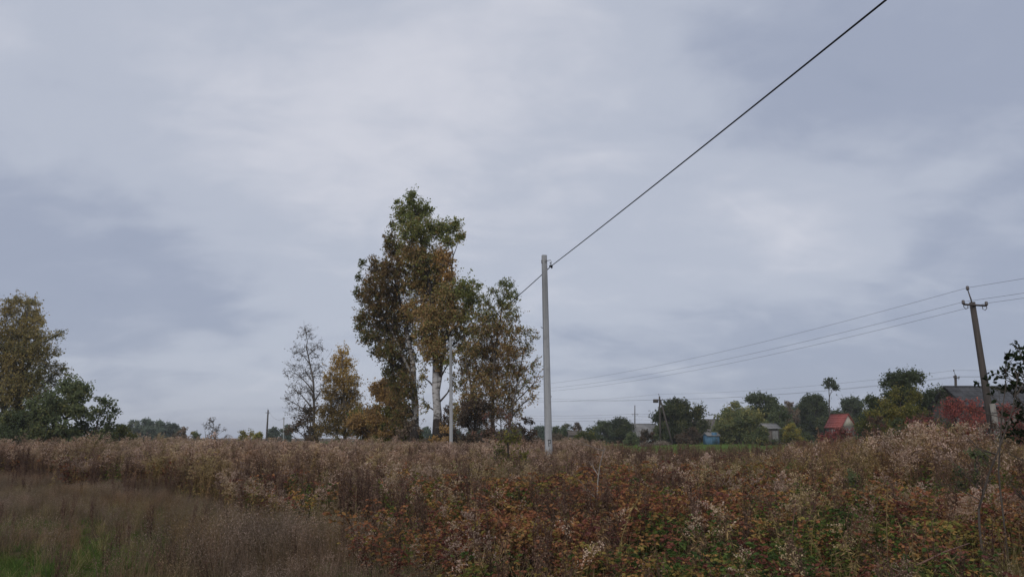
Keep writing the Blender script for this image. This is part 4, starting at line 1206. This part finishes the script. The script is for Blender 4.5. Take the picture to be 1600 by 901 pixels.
def proto_green(rng):
    m = MB(); n = 34
    p = np.concatenate([rng.normal(0, .09, (n, 2)), np.zeros((n, 1))], 1); d = np.concatenate([rng.normal(0, .35, (n, 2)), np.ones((n, 1))], 1)
    m.blades(p, d, rng.uniform(.5, 1.1, n), .03, rng.uniform(.1, .8, n), np.clip(rng.normal(.45, .25, n), 0, 1), rng, 3)
    return m


def proto_straw(rng):
    m = MB(); n = 26
    p = np.concatenate([rng.normal(0, .07, (n, 2)), np.zeros((n, 1))], 1); d = np.concatenate([rng.normal(0, .2, (n, 2)), np.ones((n, 1))], 1)
    m.blades(p, d, rng.uniform(.6, 1.1, n), .008, rng.uniform(.05, .55, n), np.clip(rng.normal(.5, .25, n), 0, 1), rng, 4)
    return m


def scatter(name, label, cat, protos, mat, pts, scale, idx, rng, lean=0.08, turn=None):
    """one object of counted-out plants: points that carry a turn, a size and which of the plant meshes to use"""
    col = bpy.data.collections.new(name + '_plants')
    for i, m in enumerate(protos):
        o = bpy.data.objects.new('%s_plant_%02d' % (name, i), m.mesh(name + '_plant', mat))
        col.objects.link(o)
    me = bpy.data.meshes.new(name)
    n = len(pts)
    z = gz(pts[:, 0], pts[:, 1])
    me.vertices.add(n); me.vertices.foreach_set('co', np.stack([pts[:, 0], pts[:, 1], z - 0.02], 1).astype(np.float32).ravel())
    rot = np.stack([rng.normal(0, lean, n), rng.normal(0, lean, n), rng.uniform(0, 6.283, n)], 1)
    if turn is not None:
        rot[:, 2] = turn
    a = me.attributes.new('turn', 'FLOAT_VECTOR', 'POINT'); a.data.foreach_set('vector', rot.astype(np.float32).ravel())
    a = me.attributes.new('size', 'FLOAT', 'POINT'); a.data.foreach_set('value', np.asarray(scale, np.float32))
    a = me.attributes.new('which', 'INT', 'POINT'); a.data.foreach_set('value', np.asarray(idx, np.int32))
    me.materials.append(mat)
    ob = lnk(bpy.data.objects.new(name, me))
    ng = bpy.data.node_groups.new(name + '_nodes', 'GeometryNodeTree')
    ng.interface.new_socket('Geometry', in_out='INPUT', socket_type='NodeSocketGeometry')
    ng.interface.new_socket('Geometry', in_out='OUTPUT', socket_type='NodeSocketGeometry')
    N, L = ng.nodes, ng.links
    gi, go = N.new('NodeGroupInput'), N.new('NodeGroupOutput')
    ci = N.new('GeometryNodeCollectionInfo'); ci.inputs['Collection'].default_value = col
    ci.inputs['Separate Children'].default_value = True; ci.inputs['Reset Children'].default_value = True
    ip = N.new('GeometryNodeInstanceOnPoints'); ip.inputs['Pick Instance'].default_value = True

    def na(nm, t):
        x = N.new('GeometryNodeInputNamedAttribute'); x.data_type = t; x.inputs['Name'].default_value = nm
        return x.outputs['Attribute']
    L.new(gi.outputs[0], ip.inputs['Points']); L.new(ci.outputs[0], ip.inputs['Instance'])
    L.new(na('which', 'INT'), ip.inputs['Instance Index'])
    er = N.new('FunctionNodeEulerToRotation'); L.new(na('turn', 'FLOAT_VECTOR'), er.inputs[0]); L.new(er.outputs[0], ip.inputs['Rotation'])
    L.new(na('size', 'FLOAT'), ip.inputs['Scale'])
    L.new(ip.outputs[0], go.inputs[0])
    md = ob.modifiers.new('plants', 'NODES'); md.node_group = ng
    return tag(ob, label, cat, kind='stuff')


def wedge(n_per_m2, d0, d1, rng, az=1.02):
    area = az * (d1 ** 2 - d0 ** 2)
    n = int(area * n_per_m2)
    r = np.sqrt(rng.uniform(d0 ** 2, d1 ** 2, n)); a = rng.uniform(-az, az, n)
    return np.stack([r * np.sin(a), r * np.cos(a)], 1)


_vg = np.random.default_rng(77).uniform(0, 1, (64, 64))


def vnoise(x, y, s, o=0.0):
    u = x / s + 13.7 + o; v = y / s + 5.3 + o * 1.7
    i = np.floor(u).astype(int); j = np.floor(v).astype(int)
    f = u - i; g = v - j; f = f * f * (3 - 2 * f); g = g * g * (3 - 2 * g)
    A = lambda a, b: _vg[a % 64, b % 64]
    return A(i, j) * (1 - f) * (1 - g) + A(i + 1, j) * f * (1 - g) + A(i, j + 1) * (1 - f) * g + A(i + 1, j + 1) * f * g


def px_of(p):
    return 800 + F_PX * p[:, 0] / np.maximum(p[:, 1], 0.5)


def bump(p, px, d, rx, rd):
    x = (px - 800) / F_PX * d
    return np.exp(-((p[:, 0] - x) / rx) ** 2 - ((p[:, 1] - d) / rd) ** 2)


def tall(p):
    """1 where the tall weeds grow, 0 on the low grass to the left"""
    q = px_of(p)
    db = np.interp(q, [-400, 0, 200, 400, 470, 540, 640, 700, 760], [31, 28.5, 25, 17.8, 16.3, 13.1, 10.7, 9.0, 4.0])
    db = db + (vnoise(p[:, 0], p[:, 1], 1.4) - .5) * 5.0 + (vnoise(p[:, 0], p[:, 1], .6, 7) - .5) * 3.0
    wd = 1 + 1.6 * ss(330, 470, q) * ss(820, 740, q)
    return ss(-1.6 * wd, 1.4, p[:, 1] - db)


def clear_of_poles(p):
    k = np.ones(len(p), bool)
    return k


def zone_b(p):
    q = px_of(p)
    return ss(600, 760, q + (vnoise(p[:, 0], p[:, 1], 2.0, 3) - .5) * 160) * ss(20, 14.5, p[:, 1] + (vnoise(p[:, 0], p[:, 1], 2.5, 9) - .5) * 5)


def gold_bumps(p):
    v = np.zeros(len(p))
    for a in ((1100, 16, .8, 1.0), (1160, 15, .8, .8), (1200, 12.5, .5, .8), (1390, 12.0, .9, .8), (1430, 16, .6, .8), (1570, 9.5, .7, 1.2), (1500, 12.5, .9, .8), (1395, 20, 1.2, 1.6), (1000, 21, 2, 2), (660, 12, .4, .5)):
        v = np.maximum(v, bump(p, *a))
    return v


rng = np.random.default_rng(21)
# dry goldenrod
p = wedge(20, 5, 74, rng)
dist = np.hypot(p[:, 0], p[:, 1])
T, Z, G = tall(p), zone_b(p), gold_bumps(p)
prob = T * np.maximum(1 - .80 * Z, .85 * G) * np.minimum(.72, 18 / dist)
q = px_of(p)
prob = prob * (1 - ss(44, 52, p[:, 1]) * ss(930, 1000, q)) * (.30 + 1.0 * ss(.25, .6, vnoise(p[:, 0], p[:, 1], 1.3, 4)))
p = p[rng.uniform(0, 1, len(p)) < prob]
dist = np.hypot(p[:, 0], p[:, 1])
h = 1.20 * (0.80 + 0.36 * vnoise(p[:, 0], p[:, 1], 3.5, 2)) * rng.uniform(.8, 1.12, len(p))
h *= np.interp(dist, [5, 10, 16, 26, 40, 75], [.62, .72, .92, 1.06, 1.06, 1.0])
qq = px_of(p)
db_ = np.interp(qq, [-400, 0, 200, 400, 470, 540, 640, 700, 760], [31, 28.5, 25, 17.8, 16.3, 13.1, 10.7, 9.0, 4.0])
h *= 1 - .42 * ss(300, 480, qq) * ss(780, 700, qq) * ss(4.5, 0, p[:, 1] - db_)
h *= 1 - .36 * bump(p, 862, 24, 1.1, 5.5)
h *= 1 - .30 * ss(930, 1000, qq) * ss(1230, 1160, qq) * ss(20, 34, p[:, 1])
h *= .72 + .5 * vnoise(p[:, 0], p[:, 1], 4.5, 21)
h *= 1 - .08 * ss(880, 1000, qq) * ss(24, 30, p[:, 1])
h *= np.where(rng.uniform(0, 1, len(p)) < .07, 1.2, 1.0)
h += .62 * bump(p, 1400, 20, 2.4, 2.5) + .42 * bump(p, 800, 24, 1.6, 2.5) + .4 * bump(p, 1480, 16, 1.5, 2) + .5 * bump(p, 1550, 20, 2.0, 2.5)
protos = [proto_goldenrod(np.random.default_rng(100 + i), 1.0 if i < 11 else .55, .12 + .05 * (i % 6), (.25, .38, .52)[i % 3]) for i in range(15)] + [proto_goldenrod(np.random.default_rng(150 + i), 0.0, .2, (.3, .4, .47, .22)[i % 4]) for i in range(8)]
Gp = gold_bumps(p)
barer = np.maximum(.75 * zone_b(p), .86 * ss(860, 960, qq) * ss(13, 18, p[:, 1])) * (1 - .75 * ss(.3, .6, Gp))
barer = np.maximum(barer, .22)
protos += [proto_goldenrod(np.random.default_rng(180 + i), 1.7, .55 + .08 * i, .3) for i in range(4)]
turn = np.where(Gp > .35, rng.normal(.3, .6, len(p)), rng.uniform(0, 6.283, len(p)))
which = np.where(rng.uniform(0, 1, len(p)) < barer, rng.integers(15, 23, len(p)), np.where((Gp > .35) & (rng.uniform(0, 1, len(p)) < .6), rng.integers(23, 27, len(p)), rng.integers(0, 15, len(p))))
scatter('goldenrod_thicket', 'tall dry goldenrod with fluffy pale pinkish seed heads filling the field', 'weeds', protos, M['goldenrod'], p, h, which, rng, .09, turn)
print('goldenrod', len(p))

# dark dry stalks
p = wedge(14, 5, 45, rng)
q = px_of(p)
w = np.zeros(len(p))
for a in ((405, 18.5, .8, .7), (190, 25.5, .5, .7), (30, 29, 1.6, 1.0), (480, 16.5, .7, .8), (560, 14.5, .5, .6), (300, 22, 1.6, 1.0), (120, 28, 1.5, 1), (630, 13, .5, .8), (900, 12, .8, .8), (1240, 9.5, .3, .3)):
    w = np.maximum(w, bump(p, *a))
w = np.maximum(w, .10 * tall(p) * (1 - zone_b(p)))
w = np.maximum(w, .11 * zone_b(p) * tall(p))
w = np.maximum(w, .07 * (1 - tall(p)) * ss(.35, .6, vnoise(p[:, 0], p[:, 1], 1.7, 15)))
p = p[rng.uniform(0, 1, len(p)) < w]
scatter('dry_stalk_patch', 'dark red brown dead stalks standing in clumps among the goldenrod', 'weeds', [proto_dark(np.random.default_rng(200 + i)) for i in range(6)], M['dark_stalk'], p,
        np.interp(p[:, 1], [5, 12, 20, 45], [.7, .95, 1.15, 1.2]) * rng.uniform(.8, 1.15, len(p)) * (.55 + .45 * tall(p)), rng.integers(0, 6, len(p)), rng, .08)
print('dark', len(p))

# brambles in autumn leaf
p = wedge(16, 4.6, 40, rng)
T, Z, G = tall(p), zone_b(p), gold_bumps(p)
w = T * (Z * (1 - .75 * G) * np.interp(p[:, 1], [5, 10, 18], [.9, 1.1, .9]) * (.2 + 1.0 * ss(.3, .6, vnoise(p[:, 0], p[:, 1], .9, 31))) + .10 * (1 - Z) * ss(40, 22, p[:, 1]))
p = p[rng.uniform(0, 1, len(p)) < w]
q = px_of(p)
pal = [[.62, .7, .8, .9, .55], [.6, .68, .74, .45, .95], [.75, .85, .92, .98, 1.0], [.45, .5, .9, .4, .6], [.12, .18, .25, .3, .2], [.15, .25, .9, .42, .2]]
protos = [proto_bramble(np.random.default_rng(300 + i), pal[i % 6]) for i in range(18)]
gr = vnoise(p[:, 0], p[:, 1], 1.5, 6) + .55 * bump(p, 1330, 10, .9, 1.3) + .4 * bump(p, 1270, 7.5, 1.2, 1.3) + .35 * bump(p, 1480, 8, .8, 1.2) - .30 * bump(p, 900, 11.5, 2.2, 2.2) - .2 * bump(p, 1260, 11.5, .6, .7) + .15 * bump(p, 1560, 7.5, .6, 1.2)
cls = np.where(gr > .66, rng.choice([4, 5, 4, 5, 3], len(p)), np.where(gr > .5, rng.choice([1, 3, 5, 0, 4], len(p)), rng.choice([0, 1, 2, 0, 2, 1], len(p))))
h = np.interp(p[:, 1], [5, 8, 12, 18, 40], [.66, .72, .82, .98, .95]) * rng.uniform(.72, 1.15, len(p)) * (.85 + .3 * vnoise(p[:, 0], p[:, 1], 1.3, 8))
scatter('bramble_patch', 'low brambles with rust orange red and green autumn leaves in the foreground', 'weeds', protos, M['bramble'], p, h, cls + 6 * rng.integers(0, 3, len(p)), rng, .1)
print('bramble', len(p))

# green forbs
p = wedge(9, 5, 50, rng)
w = .05 * tall(p)
for a in ((1350, 10, .5, .8), (1345, 17, .6, .8), (780, 21, .9, .8), (830, 19, .7, .6), (1010, 22, .8, 1), (690, 14, .4, .5), (1090, 11, .5, .6), (1420, 15, .5, .6), (575, 15, .4, .5), (1000, 13, .4, .5),
          (1550, 16, .5, .6), (480, 18.5, .5, .5), (1500, 8, .8, .8), (1120, 20, .6, .8), (1300, 14, .7, .8), (1450, 13, .7, .8), (1530, 18, .9, 1), (1250, 20, 1, 1), (1380, 17, .7, .8), (1200, 17, .6, .6), (1560, 13, .5, .7), (1320, 24, 1.2, 1.2), (650, 13, .3, .4), (1270, 9, .6, .6), (330, 24, .5, .6)):
    w = np.maximum(w, .9 * bump(p, *a))
p = p[rng.uniform(0, 1, len(p)) < w]
scatter('green_forb_patch', 'yellow green leafy weeds still growing here and there among the dry stems', 'weeds', [proto_forb(np.random.default_rng(400 + i)) for i in range(6)], M['forb'], p,
        np.interp(p[:, 1], [5, 12, 20, 50], [.6, .85, 1.05, 1.0]) * rng.uniform(.7, 1.1, len(p)), rng.integers(0, 6, len(p)), rng, .08)
print('forb', len(p))

# fine purple brown grass
p = wedge(34, 5, 34, rng)
T = tall(p); q = px_of(p)
gp = np.maximum.reduce([bump(p, 70, 9.2, 1.75, 3.4), .75 * bump(p, 10, 13.5, 1.4, 2.0), .3 * bump(p, 215, 12.5, .9, 1.4), .4 * bump(p, 470, 12.5, .6, 1.2)])
w = (1 - .93 * T) * (1 - np.minimum(.97, 1.5 * gp)) * (.35 + .8 * ss(.2, .6, vnoise(p[:, 0], p[:, 1], 1.4, 1))) * np.interp(p[:, 1], [5, 14, 34], [1, .9, .5])
p = p[rng.uniform(0, 1, len(p)) < w]
hm = vnoise(p[:, 0], p[:, 1], 2.3, 5)
h = .30 + .22 * hm + .22 * bump(p, 380, 10.5, 1.6, 2.0) + .12 * bump(p, 150, 19, 2.5, 1.5)
scatter('fine_grass', 'thin purplish brown dry grass covering the low ground on the left', 'grass', [proto_fine(np.random.default_rng(500 + i)) for i in range(8)], M['fine_grass'], p,
        h * rng.uniform(.8, 1.2, len(p)), rng.integers(0, 8, len(p)), rng, .08)
print('fine', len(p))

# short green grass
p = wedge(60, 5, 32, rng)
T = tall(p)
gp = np.maximum.reduce([bump(p, 70, 9.8, 1.5, 2.8), .75 * bump(p, 10, 14.0, 1.2, 1.5), .4 * bump(p, 225, 13.2, .8, .6), .45 * bump(p, 470, 13, .6, .7), .35 * bump(p, 520, 12, .6, .8)])
w = (1 - T) * np.maximum(gp, .14 + .25 * ss(.5, .75, vnoise(p[:, 0], p[:, 1], 1.1, 11)))
p = p[rng.uniform(0, 1, len(p)) < w]
scatter('green_grass', 'short green grass growing at the lower left corner of the field', 'grass', [proto_green(np.random.default_rng(600 + i)) for i in range(5)], M['green_grass'], p,
        .17 * rng.uniform(.7, 1.4, len(p)), rng.integers(0, 5, len(p)), rng, .1)
print('green', len(p))

# straw coloured blades
p = wedge(14, 4.6, 34, rng)
T = tall(p); q = px_of(p)
w = np.maximum.reduce([.9 * bump(p, 1010, 7.4, .9, .9), .9 * bump(p, 1480, 7.6, 1.3, 1.0), .5 * bump(p, 700, 8.6, .7, .8), .8 * bump(p, 1580, 11, .5, 2), .9 * bump(p, 1570, 8.5, .4, 1.2), .6 * bump(p, 1590, 22, 1.5, 3), .5 * bump(p, 1150, 7, .5, .6),
                       .55 * bump(p, 330, 21, 1.6, 1.0), .5 * bump(p, 100, 26, 2.2, .8), .5 * bump(p, 300, 19.5, 1.2, .8), .12 * T, (1 - T) * (.08 + .4 * ss(.5, .7, vnoise(p[:, 0], p[:, 1], 1.2, 19)))])
p = p[rng.uniform(0, 1, len(p)) < w]
scatter('straw_grass', 'yellowish straw coloured grass blades arching between the weeds', 'grass', [proto_straw(np.random.default_rng(700 + i)) for i in range(6)], M['straw_grass'], p,
        np.where(tall(p) > .5, np.interp(p[:, 1], [5, 10, 34], [.62, .85, .95]), .42) * rng.uniform(.75, 1.15, len(p)), rng.integers(0, 6, len(p)), rng, .1)
print('straw', len(p))

# ------------------------------------------------------------------ single plants that stand out in the foreground
M['pale_twig'] = solid_mat('pale_twig_bark', (0.22, 0.19, 0.16), (0.34, 0.30, 0.26), 20, 0.9)
M['red_twig'] = solid_mat('reddish_twig_bark', (0.13, 0.07, 0.055), (0.22, 0.12, 0.09), 20, 0.9)


def sapling(name, label, path, d, r0, nbr, bark, seed, leaf=None, leaf_len=0.06, blen=0.5, leaf_from=0.5, per=5, keep=0.7, tint=.3):
    rng = np.random.default_rng(seed)
    g = gpt(path[0][0], d)
    pts = np.array([P(px, py, d) for px, py in path]) - g
    pts = np.concatenate([[[pts[0][0], pts[0][1], -.05]], pts]) if pts[0][2] > .1 else pts
    n = 24
    s = np.linspace(0, len(pts) - 1, n); sm = np.stack([np.interp(s, np.arange(len(pts)), pts[:, k]) for k in range(3)], 1)
    root = empty(name, g, label, 'sapling')
    t = MB(); t.tube(sm, np.linspace(r0, r0 * .25, n), 7); t.build('trunk', M[bark], root, smooth=True)
    bb, cc = MB(), MB()
    for k in range(nbr):
        i = rng.integers(5, n - 1); o = sm[i]
        a = rng.uniform(0, 6.28); dr = np.array([math.cos(a), math.sin(a) * .7, rng.uniform(.3, 1.3)])
        L = blen * rng.uniform(.5, 1.2)
        e = o + unit(dr) * L; m_ = (o + e) / 2 + rng.normal(0, .06, 3) * L + [0, 0, -.05 * L]
        bz = bezier(o, m_, e, 6)
        bb.tube(bz, np.linspace(r0 * .42, r0 * .1, 6), 4, cap=False)
        for j in range(4):
            o2 = bz[rng.integers(2, 6)]; e2 = o2 + unit(dr + rng.normal(0, .8, 3)) * L * .45
            bb.sticks(o2[None], e2[None], r0 * .12, r0 * .06)
            if leaf and i / n > leaf_from and rng.uniform() < keep:
                pp = o2 + (e2 - o2) * rng.uniform(.2, 1.1, (per, 1))
                ll = leaf_len * rng.uniform(.7, 1.2, per)
                cc.leaves(pp, unit(e2 - o2) + [0, 0, -.6], ll, ll * .6, np.clip(rng.normal(tint, .12, per), .02, 1), rng, .5, fold=True)
    bb.build('branches', M[bark], root)
    if cc.n:
        cc.build('foliage', M[leaf], root)
    return root


sapling('bare_sapling', 'thin pale bare sapling standing alone in the rusty brambles', [(932, 850), (933, 790), (934, 750), (938, 722), (945, 700)], 12.5, .016, 7, 'pale_twig', 801, blen=.45)
sapling('apple_sapling', 'dark leaning sapling with drooping blackish leaves at the right edge', [(1528, 800), (1545, 740), (1565, 690), (1582, 640), (1592, 580)], 8.6, .015, 18, 'dark_bark', 802, 'sapling_leaf', .065, .40, .82, 3, .35, .12)
sapling('apple_sapling', 'dense dark leaved young tree cut by the right edge of the photo', [(1622, 800), (1618, 700), (1610, 640), (1604, 565)], 9.0, .026, 80, 'dark_bark', 803, 'sapling_leaf', .055, .32, .45, 6, .9, .3)
sapling('apple_sapling', 'slim upright shoot with a few hanging leaves beside the leaning wooden pole', [(1560, 740), (1563, 690), (1566, 640), (1572, 600), (1570, 550)], 8.8, .011, 9, 'dark_bark', 804, 'sapling_leaf', .075, .25, .5, 4, .7, .1)
sapling('dead_stalk', 'single dark reddish stalk standing in front of the brambles at right', [(1235, 890), (1238, 830), (1243, 780)], 9.0, .011, 5, 'red_twig', 805, blen=.14)
root = empty('broken_branch', gpt(1420, 7.4), 'reddish broken branch slanting through the weeds at lower right', 'branch')
m = MB(); g = gpt(1420, 7.4)
m.tube([P(1390, 905, 7.2) - g, P(1430, 884, 7.3) - g, P(1475, 862, 7.4) - g, P(1515, 848, 7.5) - g], [.011, .010, .008, .005], 6); m.build('stem', M['red_twig'], root, smooth=True)
m = MB(); m.tube([P(1452, 873, 7.35) - g, P(1448, 855, 7.3) - g, P(1436, 845, 7.3) - g], [.006, .004, .002], 5); m.build('side_twig', M['red_twig'], root)

# ------------------------------------------------------------------ thin autumn haze
m, N, L = new_mat('autumn_haze')
pv = N.new('ShaderNodeVolumePrincipled'); pv.inputs['Color'].default_value = (0.9, 0.92, 0.95, 1); pv.inputs['Density'].default_value = 0.00036; pv.inputs['Anisotropy'].default_value = 0.0
o = N.new('ShaderNodeOutputMaterial'); L.new(pv.outputs[0], o.inputs['Volume'])
hb = MB(); hb.box((0, 560, 14.0), (3500, 2500, 31.0))
tag(hb.build('haze', m), 'thin pale autumn haze over the whole field and village', 'haze', kind='stuff')
